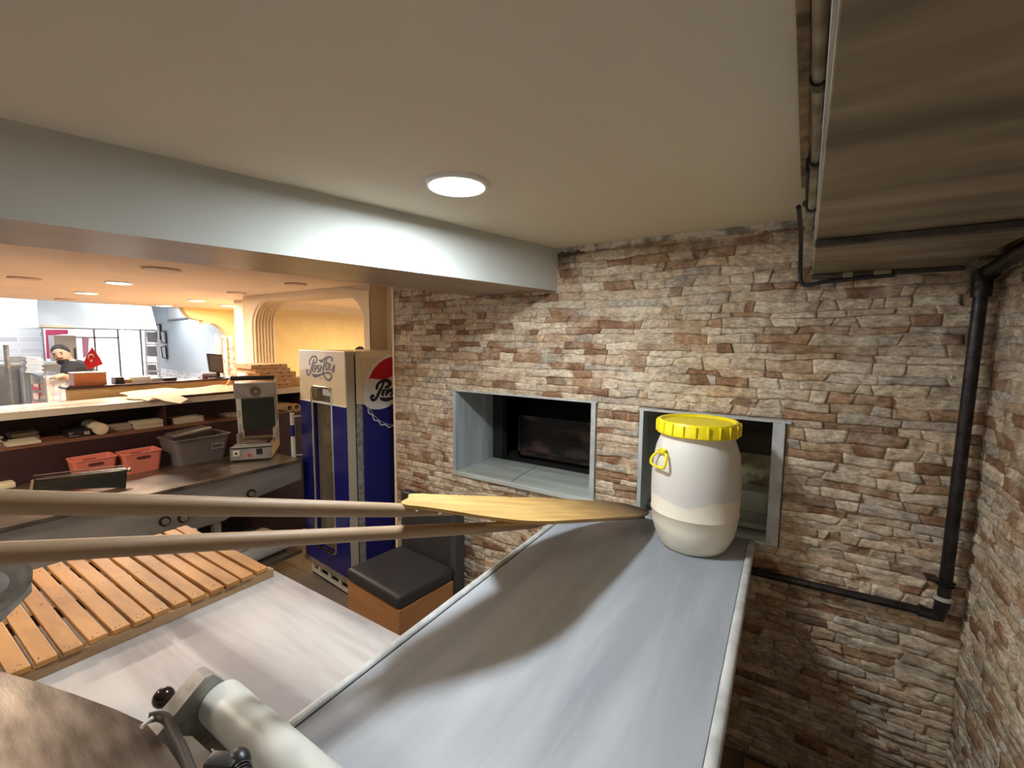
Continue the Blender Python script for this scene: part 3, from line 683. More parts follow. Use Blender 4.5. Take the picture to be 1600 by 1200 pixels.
b = MB(); b.cyl(bcn, bcn + Vector((.012, 0, 0)), 0.066, n=32); bc = b.build('bearing_cap', mat('grimy_cast', (0.22, 0.20, 0.17), 0.5, 0.5, var=0.4, vscale=20), t, True)
b = MB(); b.cyl(bcn + Vector((.012, 0, 0)), bcn + Vector((.022, 0, 0)), 0.026, n=24); b.build('bolt', M_ALU, bc, True)
MB().box(-1.56, -1.06, -0.12, 0.02, 1.10, 1.15).build('frame', M_STEELD, t)
for x in (-1.5, -1.12): MB().box(x - .03, x + .03, -0.10, -0.04, TZ, 1.10).build('foot', M_ALU, t)
rc = Vector((0, 0.418, 1.066)); rr_ = 0.0445
MB().cyl((xb + 0.001, rc.y, rc.z), (-0.35, rc.y, rc.z), rr_, n=40).build('roller', M_NYLON, t, True)
b = MB(); b.ball((-1.12, 0.345, 1.085), 0.021, n=20); b.cyl((-1.12, 0.345, 1.085), (-1.075, 0.350, 1.07), 0.008, n=10); b.build('knob', mat('black_bakelite', (0.02, 0.008, 0.008), 0.15), t, True)
# sheet steel chute
cpn = Vector((0.10, -0.16, 1)).normalized(); cpo = at(120, 1086, z=1.20); cp = [at(px, py, plane=(np.array(cpo), np.array(cpn))) for px, py in ((-160, 1000), (0, 1050), (60, 1066), (120, 1086), (180, 1108), (228, 1130), (262, 1168), (300, 1225), (300, 1400), (-300, 1400))]
tt = bmesh.new(); cen = sum(cp, Vector()) / len(cp)
b = MB(); n_ = len(cp); vs_ = [tt.verts.new(p) for p in cp]
for k in range(1, n_ - 1): tt.faces.new((vs_[0], vs_[k], vs_[k + 1]))
r_ = bmesh.ops.extrude_face_region(tt, geom=tt.faces[:]); bmesh.ops.translate(tt, verts=[v for v in r_['geom'] if isinstance(v, bmesh.types.BMVert)], vec=(0, 0, -0.006))
b._merge(tt); M_CHUTE = mat('smeared_sheet_steel', (0.30, 0.25, 0.21), 0.36, 0.55, color2=(0.075, 0.055, 0.042), vscale=16, stretch=(0.6, 2.4, 1), bump=0.05, bscale=120, detail=10, contrast=(0.25, 0.8))
b.build('chute', M_CHUTE, t)
# rolled rim, rod, cable and black clamp near the roller
e0, e1, e2 = at(243, 1117, z=1.19), at(262, 1133, z=1.185), at(300, 1222, z=1.175)
MB().tube(catmull([at(232, 1122, z=1.192), at(248, 1119, z=1.19), at(262, 1126, z=1.187), at(272, 1148, z=1.183), at(285, 1172, z=1.18), at(305, 1225, z=1.175)], 6), 0.0085, 12).build('rubber_seal', mat('brown_rubber', (0.035, 0.024, 0.018), 0.5), t, True)
MB().tube([at(221, 1136, z=1.205), at(238, 1122, z=1.203)], 0.0035, 10).build('pin', M_NYLON, t, True)
b = MB(); b.prism([at(284, 1150, z=1.11), at(300, 1150, z=1.11), at(372, 1215, z=1.10), at(330, 1240, z=1.10), at(300, 1200, z=1.105)], (0, 0, -0.004)); b.build('scraper_tray', M_STEEL, t)
MB().tube([at(331, 1171, z=1.125), at(342, 1182, z=1.125)], 0.0018, 8).build('wire', M_CHROME, t)
b = MB(); cc = at(372, 1190, z=1.15); b.ball(tuple(cc), 0.024, (1.0, .8, .8), 16)
b.box(-.026, .026, -.014, .014, -.016, .016, 0.006, M=Matrix.Translation(cc + Vector((-0.012, -0.018, 0.0))) @ Matrix.Rotation(.5, 4, 'Z'))
b.cyl(cc + Vector((0.0, 0.0, 0.0)), cc + Vector((.042, -.012, -.004)), 0.013, n=14)
for k in range(4): q = cc + Vector((.018 + .007 * k, -.004 - .002 * k, -.001)); b.cyl(q, q + Vector((.0035, -.001, 0)), 0.0155, n=14)
b.build('clamp_knob', M_BLACK, t, True)

# ================================================================== COLA COOLER
F0 = np.array([-2.645, 1.948, 0]); fx = np.array([.657, -.063, 0]); fx /= np.linalg.norm(fx); fn = np.array([-fx[1], fx[0], 0])
rz = math.atan2(fx[1], fx[0])
t = thing('drinks_cooler', 'tall retro cola bottle cooler, cream above and deep blue below, beside the stone wall', 'fridge', tuple(F0), rz)
MC = Matrix.Translation(Vector(F0)) @ Matrix.Rotation(rz, 4, 'Z')
def L(px, py): # front door plane
    return at(px, py, plane=(F0, fn))
FH, ZS = 1.782, 1.398
# cabinet
MB().box(-0.645, -0.006, 0.085, 0.62, ZS, FH - 0.004, 0.012, M=MC).build('cabinet_top', M_CREAM, t, True)
MB().box(-0.645, -0.006, 0.085, 0.62, 0.10, ZS, 0.004, M=MC).build('cabinet_body', M_BLUE, t, True)
MB().box(-0.004, 0.001, 0.13, 0.60, ZS, FH - 0.05, 0.001, M=MC).build('side_panel', M_CREAM, t)
MB().box(-0.010, 0.0005, 0.080, 0.130, 0.13, ZS, 0.002, M=MC).build('corner_strip', mat('worn_chrome_strip', (0.50, 0.50, 0.46), 0.35, 0.4, color2=(0.24, 0.23, 0.2), vscale=30), t)
MB().box(-0.64, -0.01, 0.07, 0.086, 0.14, FH - .03, M=MC).build('door_gasket', M_BLACK, t)
# door with a window: frame pieces
wx0, wx1, wz0, wz1 = -0.475, -0.185, 0.255, 1.515
def door(z0, z1, m_, nm):
    b = MB(); x0, x1 = -0.652, 0.0; y0, y1 = 0.0, 0.07
    za, zb = max(z0, wz0), min(z1, wz1)
    b.box(x0, wx0, y0, y1, z0, z1, 0.006, M=MC); b.box(wx1, x1, y0, y1, z0, z1, 0.006, M=MC)
    if z0 < wz0: b.box(wx0 - .01, wx1 + .01, y0, y1, z0, wz0, 0.004, M=MC)
    if z1 > wz1: b.box(wx0 - .01, wx1 + .01, y0, y1, wz1, z1, 0.004, M=MC)
    return b.build(nm, m_, t)
dtop = door(ZS, FH, M_CREAM, 'door_top'); dbody = door(0.135, ZS - .001, M_BLUE, 'door_body')
MB().box(-0.654, 0.002, -0.002, 0.03, ZS - 0.008, ZS + .002, 0.001, M=MC).build('door_stripe', M_WINK, t)
MB().box(0.0005, 0.004, 0.006, 0.068, 0.14, FH - 0.012, 0.001, M=MC).build('door_edge', mat('cream_edge', (0.50, 0.43, 0.32), 0.4), t)
# window frame (rounded rectangle) and glass
def rrect(x0, x1, z0, z1, r, y, k=5):
    out = []
    for cx, cz, a0 in ((x1 - r, z1 - r, 0), (x0 + r, z1 - r, 90), (x0 + r, z0 + r, 180), (x1 - r, z0 + r, 270)):
        for j in range(k + 1):
            a = math.radians(a0 + 90 * j / k); out.append(Vector((cx + r * math.cos(a), y, cz + r * math.sin(a))))
    return out
fr_ = [MC @ p for p in rrect(wx0 + .004, wx1 - .004, wz0 + .004, wz1 - .004, 0.05, 0.004)]
MB().tube(fr_, 0.011, 8, closed=True).build('window_frame', M_CHROME, dbody, True)
g = MB().prism([MC @ p for p in rrect(wx0 + .008, wx1 - .008, wz0 + .008, wz1 - .008, 0.046, 0.04)], MC.to_3x3() @ Vector((0, 0.004, 0))).build('window_pane', M_GLASSD, dbody)
MB().box(-0.62, -0.03, 0.12, 0.60, 0.2, 1.7, M=MC).build('interior', mat('cooler_interior', (0.30, 0.24, 0.17), 0.5, var=0.1), t)
for z in (0.42, 0.72, 1.0, 1.28):
    b = MB(); b.box(wx0 + .01, wx1 - .01, 0.070, 0.115, z, z + .005, 0.001, M=MC); b.build('wire_shelf', M_CHROME, t)
MB().box(wx0 + .06, wx1 - .02, 0.058, 0.064, 1.44, 1.50, M=MC).build('interior_light', mat('cooler_light', (.9, .8, .7), .5, emit=(1, .82, .62), estr=0.9), t)
# kick plate
MB().box(-0.655, 0.003, -0.008, 0.06, 0.095, 0.135, 0.002, M=MC).build('chrome_kick_rail', mat('aged_chrome', (0.62, 0.54, 0.42), 0.3, 0.6, color2=(0.4, 0.33, 0.25), vscale=30), t)
b = MB(); b.box(-0.56, 0.0, 0.0, 0.02, -0.0 + .02, 0.042, 0.002, M=MC)
for x in (-0.545, -0.45, -0.30, -0.15, -0.02): b.box(x - .016, x + .016, 0.0, 0.02, 0.042, 0.093, 0.001, M=MC)
b.build('grille', mat('cream_grille', (0.66, 0.60, 0.50), 0.4), t)
MB().box(-0.56, -0.002, 0.004, 0.5, 0.0, 0.022, 0.006, M=MC).build('plinth', mat('navy_plinth', (0.012, 0.012, 0.06), 0.5), t)
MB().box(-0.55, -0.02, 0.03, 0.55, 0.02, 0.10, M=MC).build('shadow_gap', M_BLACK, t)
# handle
b = MB(); hx = -0.700
b.cyl(MC @ Vector((hx, -0.045, 0.915)), MC @ Vector((hx, -0.045, 1.285)), 0.0165, n=20); hdl = b.build('handle', mat('white_handle', (0.66, 0.63, 0.55), 0.3), t, True)
b = MB(); b.cyl(MC @ Vector((hx, -0.045, 1.10)), MC @ Vector((hx, -0.045, 1.19)), 0.0175, n=20); b.build('handle_band', M_BLUE, hdl, True)
for z in (0.945, 1.255): MB().tube([MC @ Vector((hx, -.045, z)), MC @ Vector((hx + .03, -.02, z + .004)), MC @ Vector((-0.64, 0.0, z + .006))], 0.007, 10).build('handle_bracket', M_CHROME, hdl, True)
# lettering, drawn stroke by stroke on the door and the side
def stroke(b, pts, wd, plane, off, closed=False, k=5, th=0.0008):
    P0, n = plane; n = Vector(n); P = []
    for q in pts: P.append(at(q[0], q[1], plane=plane))
    ws = [q[2] * wd if len(q) > 2 else wd for q in pts]
    WS = catmull([Vector((w, 0, 0)) for w in ws], k) if not closed else [Vector((wd, 0, 0))] * (len(pts) * k)
    C = catmull(P, k, closed); N = len(C)
    t = bmesh.new(); A = []
    for i, c in enumerate(C):
        d = (C[(i + 1) % N] - C[i - 1]) if closed else (C[min(i + 1, N - 1)] - C[max(i - 1, 0)])
        d = d.normalized(); s_ = d.cross(n).normalized() * WS[i].x / 2
        A.append([t.verts.new(c + s_ - n * off), t.verts.new(c - s_ - n * off), t.verts.new(c - s_ - n * (off + th)), t.verts.new(c + s_ - n * (off + th))])
    for i in range(N if closed else N - 1):
        a, c = A[i], A[(i + 1) % N]
        for j in range(4): t.faces.new((a[j], a[(j + 1) % 4], c[(j + 1) % 4], c[j]))
    if not closed: t.faces.new(A[0]); t.faces.new(A[-1][::-1])
    b._merge(t)
def cr5(pts): return [(440 + p[0] / 6.667, 520 + p[1] / 6.667, *p[2:]) for p in pts]
def crA(pts): return [(474 + p[0] / 24.0, 550 + p[1] / 24.0, *p[2:]) for p in pts]
LOGO = [
    [(150, 650, 1.2), (150, 700, 1.4), (125, 740, .8), (145, 830, .9), (190, 860, 1.0), (240, 800, 1.0), (300, 600, 1.0), (360, 400, .9), (400, 260, .6)],
    [(250, 490, .5), (232, 420, .8), (260, 280, .8), (340, 180, .8), (420, 160, .8), (490, 210, .9), (510, 310, 1.0), (480, 390, .9), (420, 425, .8), (370, 420, .7)],
    [(380, 500, .8), (360, 600, .8), (340, 710, .8)], [(380, 505, .6), (425, 520, .6)], [(365, 600, .6), (400, 610, .6)], [(340, 715, .6), (385, 730, .6)],
    [(470, 500, .8), (445, 620, .8), (425, 755, .8)], [(470, 500, .6), (520, 540, .7), (510, 610, .7), (450, 650, .6)],
    [(610, 510, .7), (570, 500, .7), (550, 570, .8), (590, 640, .8), (580, 730, .8), (525, 745, .7)],
    [(680, 490, .8), (650, 620, .8), (625, 735, .8)], [(670, 610, .6), (720, 590, .6)],
    [(590, 300, .4), (640, 330, 1.5), (690, 350, 1.7), (760, 290, 1.3), (850, 230, 1.2), (960, 190, 1.1), (1050, 210, 1.1), (1085, 280, 1.4), (1060, 350, 1.4)],
    [(900, 240, .8), (840, 330, .9), (780, 480, 1.0), (750, 640, 1.1), (745, 780, 1.1), (790, 900, 1.1), (860, 1010, 1.1), (950, 1055, 1.2), (1030, 1010, 1.2), (1060, 900, 1.2), (1000, 800, 1.1), (880, 775, 1.0), (740, 815, 1.0), (600, 870, 1.3), (450, 900, 1.9), (370, 860, 1.3), (310, 800, .5)],
    [(920, 400, .9), (870, 440, .8), (840, 560, .8), (850, 660, .9), (890, 670, .8), (930, 580, .8), (950, 460, .8), (930, 400, .8)],
    [(1030, 420, .8), (1000, 540, .8), (975, 660, .8), (1010, 680, .7)],
    [(1165, 470, .7), (1110, 600, .7), (1055, 715, .8)], [(1165, 480, 1.0), (1150, 620, 1.0), (1130, 780, 1.0)], [(1090, 660, .6), (1150, 680, .6)], [(680, 960, .9), (685, 1010, .9)]]
pf = (F0, fn)
b = MB()
for s_ in LOGO: stroke(b, crA(s_), 0.020, pf, 0.0007)
b.build('logo_outline', M_WINK, dtop)
b = MB()
for s_ in LOGO: stroke(b, crA(s_), 0.0135, pf, 0.0016)
b.build('logo_lettering', M_GREYINK, dtop)
# side emblem: a bottle-cap disc, red over white over blue
S0 = F0.copy() + fx * 0.0015; ps = (S0, fx)
cen = at(440 + 1195 / 6.667, 520 + 600 / 6.667, plane=ps)   # centre near the wall edge
e_l = at(440 + 880 / 6.667, 520 + 600 / 6.667, plane=ps)
Rc = (e_l - cen).length
fnv = Vector(fn); ctr = cen.copy()
def sidepoly(pts, off, m_, nm):
    b = MB(); b.prism([ctr + fnv * (u * Rc) + Vector((0, 0, v * Rc)) + Vector(fx) * off for u, v in pts], Vector(fx) * 0.0006); return b.build(nm, m_, t)
ring = [(math.cos(2 * math.pi * k / 96), math.sin(2 * math.pi * k / 96)) for k in range(96)]
sidepoly([(x * (1.07 + .03 * math.cos(24 * math.atan2(y, x))), y * (1.07 + .03 * math.cos(24 * math.atan2(y, x)))) for x, y in ring], 0.0002, M_WINK, 'cap_edge')
sidepoly([(x * (1.035 + .03 * math.cos(24 * math.atan2(y, x))), y * (1.035 + .03 * math.cos(24 * math.atan2(y, x)))) for x, y in ring if y < -0.35] , 0.001, M_BLUE, 'cap_edge_inner')
sidepoly([(x, y) for x, y in ring], 0.0018, M_WINK, 'cap_disc')
up_ = [(math.cos(a), math.sin(a)) for a in [math.radians(d) for d in range(25, 158, 4)]]
wave = [(-1 + 0.09 + 2 * k / 20 * 0.93, 0.37 - 0.12 * math.sin(math.pi * 2 * k / 20 - 0.3) + .02 + .3 * (k / 20)) for k in range(1, 20)]
sidepoly([(x * .99, y * .99) for x, y in up_] + wave, 0.0026, M_RED, 'cap_red_field')
lo_ = [(math.cos(a) * .99, math.sin(a) * .99) for a in [math.radians(d) for d in range(206, 341, 4)]]
wave2 = [(-.88 + 1.8 * k / 20, -0.44 - 0.10 * math.sin(math.pi * 2 * k / 20) + .26 * k / 20) for k in range(20, -1, -1)]
sidepoly(lo_ + wave2, 0.0026, M_BLUE, 'cap_blue_field')
def crB(pts): return [(566 + p[0] / 9.231, 550 + p[1] / 9.231, *p[2:]) for p in pts]
LOGO2 = [
    [(150, 650, 1.3), (150, 630, 1.2), (125, 650, 1.1), (150, 695, 1.1), (200, 660, 1.2), (240, 580, 1.2), (280, 500, 1.0), (310, 430, .8)],
    [(215, 540, .9), (205, 510, 1.1), (235, 450, 1.1), (310, 410, 1.2), (375, 420, 1.5), (395, 460, 1.6), (360, 500, 1.2), (320, 510, .8)],
    [(310, 540), (290, 590), (280, 625)], [(310, 542, .7), (335, 545, .7)], [(295, 580, .7), (320, 582, .7)], [(282, 625, .7), (308, 628, .7)],
    [(360, 540), (345, 590), (335, 630)], [(362, 540, .8), (390, 550, .8), (380, 580, .8), (350, 590, .7)],
    [(440, 530, .8), (415, 535, .8), (412, 560, .9), (432, 580, .9), (425, 612, .9), (395, 615, .8)],
    [(470, 530), (455, 570), (448, 610)],
    [(250, 660, .6), (290, 680, 1.3), (350, 685, 1.5), (420, 665, 1.1), (490, 640, .8)],
    [(440, 445, .8), (470, 455, 1.4), (495, 450, 1.4)]]
b = MB()
for s_ in LOGO2: stroke(b, crB(s_), 0.020, (S0 + fx * 0.0, fx), -0.0048)
b.build('emblem_lettering', M_INK, t)

# ================================================================== BENCH
an = math.radians(-5)
t = thing('bench_seat', 'small bench with black padded seat and oak veneer box beside the cooler', 'bench', (-1.96, 1.79, 0), an)
MBn = Matrix.Translation((-1.965, 1.80, 0)) @ Matrix.Rotation(an, 4, 'Z')
MB().box(-.245, .245, -.205, .20, 0, 0.415, 0.003, M=MBn).build('box', M_VENEER, t)
MB().box(-.25, .25, -.21, .205, 0.415, 0.50, 0.032, M=MBn, seg=4).build('seat_cushion', M_LEATH, t, True)
b = MB(); b.box(-.27, .215, .215, .275, 0.30, 0.86, 0.012, M=MBn, seg=3); b.build('backrest', M_LEATH, t, True)
MB().box(.216, .262, .205, .28, 0.0, 0.86, 0.006, M=MBn).build('end_panel', mat('dark_grey_board', (0.05, 0.046, 0.044), 0.6), t)

# ================================================================== STAINLESS COUNTER + PARTITION + SHELF
CZ = 0.950
t = thing('steel_counter', 'long stainless steel service counter below the dark shelving', 'counter', (-3.6, 0.6, 0))
MB().box(-4.04, -3.18, -1.2, 1.93, CZ - 0.025, CZ, 0.004).build('countertop', M_STEELD, t)
MB().box(-3.215, -3.19, -1.2, 1.20, CZ - 0.30, CZ - 0.026).build('apron', M_STEEL, t)
MB().prism([(-3.19, 1.20, CZ - .026), (-3.19, 1.93, CZ - .026), (-3.19, 1.93, CZ - .16), (-3.19, 1.62, CZ - .20), (-3.19, 1.38, CZ - .30), (-3.19, 1.20, CZ - .30)], (-.02, 0, 0)).build('apron_end', M_STEEL, t)
for y in (-1.1, 1.345):
    MB().box(-3.26, -3.215, y - .022, y + .022, 0, CZ - .026).build('leg', M_STEEL, t)
MB().box(-4.0, -3.2, 1.22, 1.92, 0.20, 0.225).build('undershelf', M_STEELD, t)
MB().box(-4.03, -3.95, -1.2, 1.93, 0.0, CZ - .03).build('back_panel', M_BLACK, t)
for px, py, nm in ((257, 814, ''), (286, 809, ''), (392, 771, '')):
    p = at(px, py, x=-3.185)
    b = MB(); b.cyl(p - Vector((.012, 0, 0)), p + Vector((.010, 0, 0)), 0.030, n=24); kb = b.build('knob', M_BLACKM, t, True)
    b = MB(); b.cyl(p + Vector((.010, 0, 0)), p + Vector((.024, 0, 0)), 0.019, n=8); b.build('knob_face', mat('steel_knob', (0.45, 0.4, 0.35), 0.3, 0.8), kb, True)
# flour sack under the counter
t = thing('flour_sack', 'white printed flour sack lying under the steel counter beside the cooler', 'sack', (-3.4, 1.7, 0.225))
sq = [at(425, 862, z=.30), at(447, 884, z=.27), at(478, 872, z=.27), at(478, 842, z=.33), at(430, 842, z=.33)]
Mk = Matrix.Translation((-3.42, 1.62, 0.285)) @ Matrix.Rotation(math.radians(4), 4, 'Z')
b = MB(); b.box(-.20, .16, -.20, .26, -.055, .055, .05, M=Mk, seg=4); b.build('bag', mat('sack_plastic', (0.50, 0.46, 0.42), 0.35, var=0.1, bump=0.4, bscale=12), t, True)
b = MB(); 
def txt(b, s, org, ux, uy, h, nrm, th=0.001):
    cu = bpy.data.curves.new('t', 'FONT'); cu.body = s; cu.size = 1.0; cu.extrude = 0.0
    ob = bpy.data.objects.new('t', cu); COL.objects.link(ob)
    dg = bpy.context.evaluated_depsgraph_get(); me = bpy.data.meshes.new_from_object(ob.evaluated_get(dg))
    bpy.data.objects.remove(ob); bpy.data.curves.remove(cu)
    tb = bmesh.new(); tb.from_mesh(me); bpy.data.meshes.remove(me)
    for v in tb.verts:
        x, y = v.co.x, v.co.y
        v.co = Vector(org) + Vector(ux) * (x * h) + Vector(uy) * (y * h)
    b._merge(tb)
Pk = lambda x, y, z: Mk @ Vector((x, y, z))
ux = (Mk.to_3x3() @ Vector((0, 1, 0))); uy = (Mk.to_3x3() @ Vector((-1, 0, 0)))
txt(b, 'CAOLAYA', Pk(.03, -.135, .0565), ux, uy, 0.075, (0, 0, 1))
bx = [Pk(.10, -.15, .0563), Pk(.10, .20, .0563)]
for q in (.115, .055): b.box(q - .005, q + .005, -.15, .20, .056, .0568, M=Mk)
b.build('print', mat('navy_print', (0.03, 0.03, 0.10), 0.6), t)
t = thing('gas_canister', 'dark bulky bag sitting on the floor under the steel counter', 'bag', (-3.5, 1.2, 0))
t['category'] = 'bag'; t.name = 'dark_bag'
MB().box(-3.75, -3.3, 1.0, 1.36, 0.0, 0.16, .05, seg=4).build('body', M_BLACK, t, True)

# partition: body, shelves, slab
t = thing('shelf_partition', 'half-height partition with dark shelves and pale marble slab on top', 'partition', (-4.2, 0.6, 0))
MB().box(-4.50, -4.06, -1.5, 2.60, 1.352, 1.400, 0.004).build('top_slab', M_SLABM, t)
MB().box(-4.50, -4.40, -1.5, 2.60, 0.0, 1.351).build('back_board', M_DWOOD, t)
MB().box(-4.40, -4.055, -1.5, 2.60, 0.93, 0.949).build('base_board', M_DWOOD, t)
MB().box(-4.13, -4.05, -1.5, 2.55, 0.0, 1.165).build('lower_front_board', M_DWOOD, t)
MB().box(-4.40, -4.055, -1.5, 2.55, 1.166, 1.190, 0.002).build('shelf', M_SHELF, t)
pd = at(255, 640, x=-4.1)
for y in (pd.y, -0.6, 2.5): MB().box(-4.40, -4.08, y - .01, y + .01, 1.19, 1.352).build('divider', M_DWOOD, t)
# apricot upstand wall behind with dark ledge
struct(MB().box(-4.68, -4.58, 0.975, 2.62, 0, 1.474).build('wall_partition', M_ORANGE))
struct(MB().box(-4.76, -4.55, 0.955, 2.62, 1.474, 1.492).build('trim_4', M_DWOOD))

# ================================================================== ARCHED ALCOVE
AY0, AY1 = 2.65, 2.91
def arch_profile(x0, x1, zt, r, zb=0.0, k=14, inset=0.0):
    x0 += inset; x1 -= inset; zt -= inset
    pts = [(x0, zb)]
    for j in range(k + 1): a = math.pi - math.pi / 2 * j / k; pts.append((x0 + r + r * math.cos(a), zt - r * 0.9 + r * .9 * math.sin(a)))
    for j in range(k + 1): a = math.pi / 2 - math.pi / 2 * j / k; pts.append((x1 - r + r * math.cos(a), zt - r * 0.9 + r * .9 * math.sin(a)))
    pts.append((x1, zb)); return pts
ax0, ax1, azt, ar = -5.231, -3.312, 2.292, 0.33
def arch_wall(y0, y1, inset, X0=-5.42, X1=-3.235):
    pr = arch_profile(ax0, ax1, azt, ar, inset=inset)
    t = bmesh.new(); n = len(pr)
    out = []
    for x, z in pr:
        # matching outer point
        if z <= 0: out.append((X0 if x < (ax0 + ax1) / 2 else X1, 0))
        else:
            out.append((x, CE) if (ax0 + inset + ar * .99 < x < ax1 - inset - ar * .99) else ((X0, z) if x < (ax0 + ax1) / 2 else (X1, z)))
    vi0 = [t.verts.new((x, y0, z)) for x, z in pr]; vi1 = [t.verts.new((x, y1, z)) for x, z in pr]
    vo0 = [t.verts.new((x, y0, z)) for x, z in out]; vo1 = [t.verts.new((x, y1, z)) for x, z in out]
    for k in range(n - 1):
        t.faces.new((vi0[k], vi0[k + 1], vi1[k + 1], vi1[k]))
        for a, b_ in ((vi0, vo0), (vi1, vo1)):
            t.faces.new((a[k], a[k + 1], b_[k + 1], b_[k]))
    b = MB(); b._merge(t)
    # corner fill above the curve
    for yy in (y0, y1):
        pass
    return b
b = MB()
b.b.free(); b.b = arch_wall(AY0, AY0 + .012, 0).b
a_ = b
# top corners and end faces
a_.box(ax0 - .004, ax1 + .004, AY0 + .0115, AY1, azt + .001, CE - .0008)
a_.box(ax1 + .004, -3.2352, AY0 + .0125, AY1, 0, CE - .001); a_.box(-5.4198, ax0 - .004, AY0 + .0125, AY1, 0, CE - .001)
for k in range(7):
    ins = 0.001 * k; y0 = AY0 + 0.012 + k * 0.035
    pr = arch_profile(ax0, ax1, azt, ar, inset=ins); po = arch_profile(ax0 - .10, ax1 + .06, azt + .05, ar + .02, inset=0)
    t_ = bmesh.new(); n = len(pr)
    R = [[t_.verts.new((x, yy, z)) for x, z in pp] for pp, yy in ((po, y0), (pr, y0 + .004), (arch_profile(ax0, ax1, azt, ar, inset=ins + .014), y0 + .0175), (pr, y0 + .031), (po, y0 + .035))]
    for q in range(4):
        for j in range(n - 1): t_.faces.new((R[q][j], R[q][j + 1], R[q + 1][j + 1], R[q + 1][j]))
    a_._merge(t_)
struct(a_.build('wall_arch', M_WARMW))
struct(MB().box(-3.234, -2.38, 2.84, 2.94, 0, CE).build('wall_passage', M_WARMW))
# alcove back wall and its cove moulding
struct(MB().box(-6.10, -6.0, 2.94, 8.0, 0, CE).build('wall_alcove', mat('yellow_wall_paint', (0.80, 0.62, 0.32), 0.8, var=0.04)))
b = MB(); b.prism([(-6.0, 2.94, 2.345), (-5.93, 2.94, 2.345), (-5.95, 2.94, 2.31), (-5.98, 2.94, 2.29), (-6.0, 2.94, 2.265)], (0, 5.0, 0)); struct(b.build('trim_5', M_WARMW))
struct(MB().box(-6.0, -2.3, 7.9, 8.0, 0, CE).build('wall_alcove', M_WARMW))
struct(MB().box(-8.3, -1.6, 6, 8.2, CE, CE + .12).build('ceiling', M_FARCEIL))
t = thing('black_oval', 'black rounded top of a thing standing in the alcove behind the cooler', 'unidentified', (-4.0, 3.3, 0))  # unidentified small black oval beyond the arch
pp = at(563, 546, y=3.3); b = MB(); b.ball(tuple(pp - Vector((0, 0, .04))), 0.085, (1.0, .7, .9)); b.build('head', M_BLACK, t, True)
b = MB(); b.cyl((pp.x, pp.y, .02), pp - Vector((0, 0, .06)), 0.02); b.lathe([(.001, .03), (.17, .02), (.18, 0)], (pp.x, pp.y, 0)); b.build('stand', M_BLACK, t, True)

# left of the arch: wall return, orange wall with scalloped opening
struct(MB().box(-6.10, -5.421, 2.88, 2.93, 0, CE).build('wall_return', M_WARMW))
xo = -8.15
sc = [at(px, py, x=xo) for px, py in ((284, 477), (291, 489), (300, 497), (312, 500), (318, 501), (319, 506), (332, 505), (342, 509), (351, 517), (357, 527), (358, 535))]
b = MB(); poly = [Vector((xo, p.y, min(p.z, CE))) for p in catmull(sc, 4)]
poly = poly + [Vector((xo, poly[-1].y, 0)), Vector((xo, 4.1, 0)), Vector((xo, 4.1, CE)), Vector((xo, poly[0].y, CE))]
b.prism(poly, (-0.16, 0, 0)); struct(b.build('wall_scalloped', M_ORANGE))
struct(MB().box(-8.15, -6.1, 3.95, 4.05, 0, CE).build('wall_side', M_ORANGE))

# ================================================================== BRIGHT SHOP BEYOND
KC = 2.95
struct(MB().box(-13.2, -8.31, -3, 8, KC, KC + .1).build('ceiling', M_WHITE))
struct(MB().box(-8.40, -8.31, -3, 8, CE, KC).build('wall_header', M_WHITE))
p1 = at(358, 560, x=-8.4); p2 = at(244, 560, x=-13)
b = MB(); d_ = (p2 - p1); d_.z = 0; d_.normalize(); nrm_ = Vector((-d_.y, d_.x, 0)); nrm_ = nrm_ if nrm_.y > 0 else -nrm_
a0_ = Vector((p1.x, p1.y, 0)) - d_ * .2; a1_ = Vector((p2.x, p2.y, 0))
b.prism([a0_, a1_, a1_ + nrm_ * .1, a0_ + nrm_ * .1], (0, 0, KC)); struct(b.build('wall_white', M_BLUEW))
b = MB(); q0 = a0_ - nrm_ * .012; q1 = a1_ - nrm_ * .012
b.prism([q0 + Vector((0, 0, .96)), q1 + Vector((0, 0, .96)), q1 + Vector((0, 0, 1.16)), q0 + Vector((0, 0, 1.16))], nrm_ * .01); struct(b.build('trim_6', M_TILEB))
# tiled kitchen wall
ka, kb = at(-60, 560, x=-13), at(70, 560, x=-13)
struct(MB().box(-13.1, -13, ka.y - 1.5, kb.y, 0, KC).build('wall_tiled', M_TILEK))
# shop front: street side
s0 = kb.y; s1 = at(246, 560, x=-13).y
struct(MB().box(-13.08, -13, s0, s1, 2.08, KC).build('wall_front', M_WHITE))
w_ = thing('shop_window', 'tall bright shop window onto the street with thin dark mullions', 'window', (-13, (s0 + s1) / 2, 0)); w_['kind'] = 'structure'; w_.name = 'window_1'
b = MB()
for px in (70, 150, 187, 222): y = at(px, 560, x=-13).y; b.box(-13.02, -12.98, y - .013, y + .013, 0, 2.08)
b.box(-13.02, -12.98, s0, s1, 2.04, 2.08); b.box(-13.02, -12.98, at(150, 560, x=-13).y - .6, at(187, 560, x=-13).y, 1.85, 1.88)
b.build('window_frame', mat('dark_mullion', (0.30, 0.27, 0.29), 0.5), w_)
MB().box(-13.005, -12.998, s0, s1, 0.0, 2.04).build('window_pane', M_GLASS, w_)
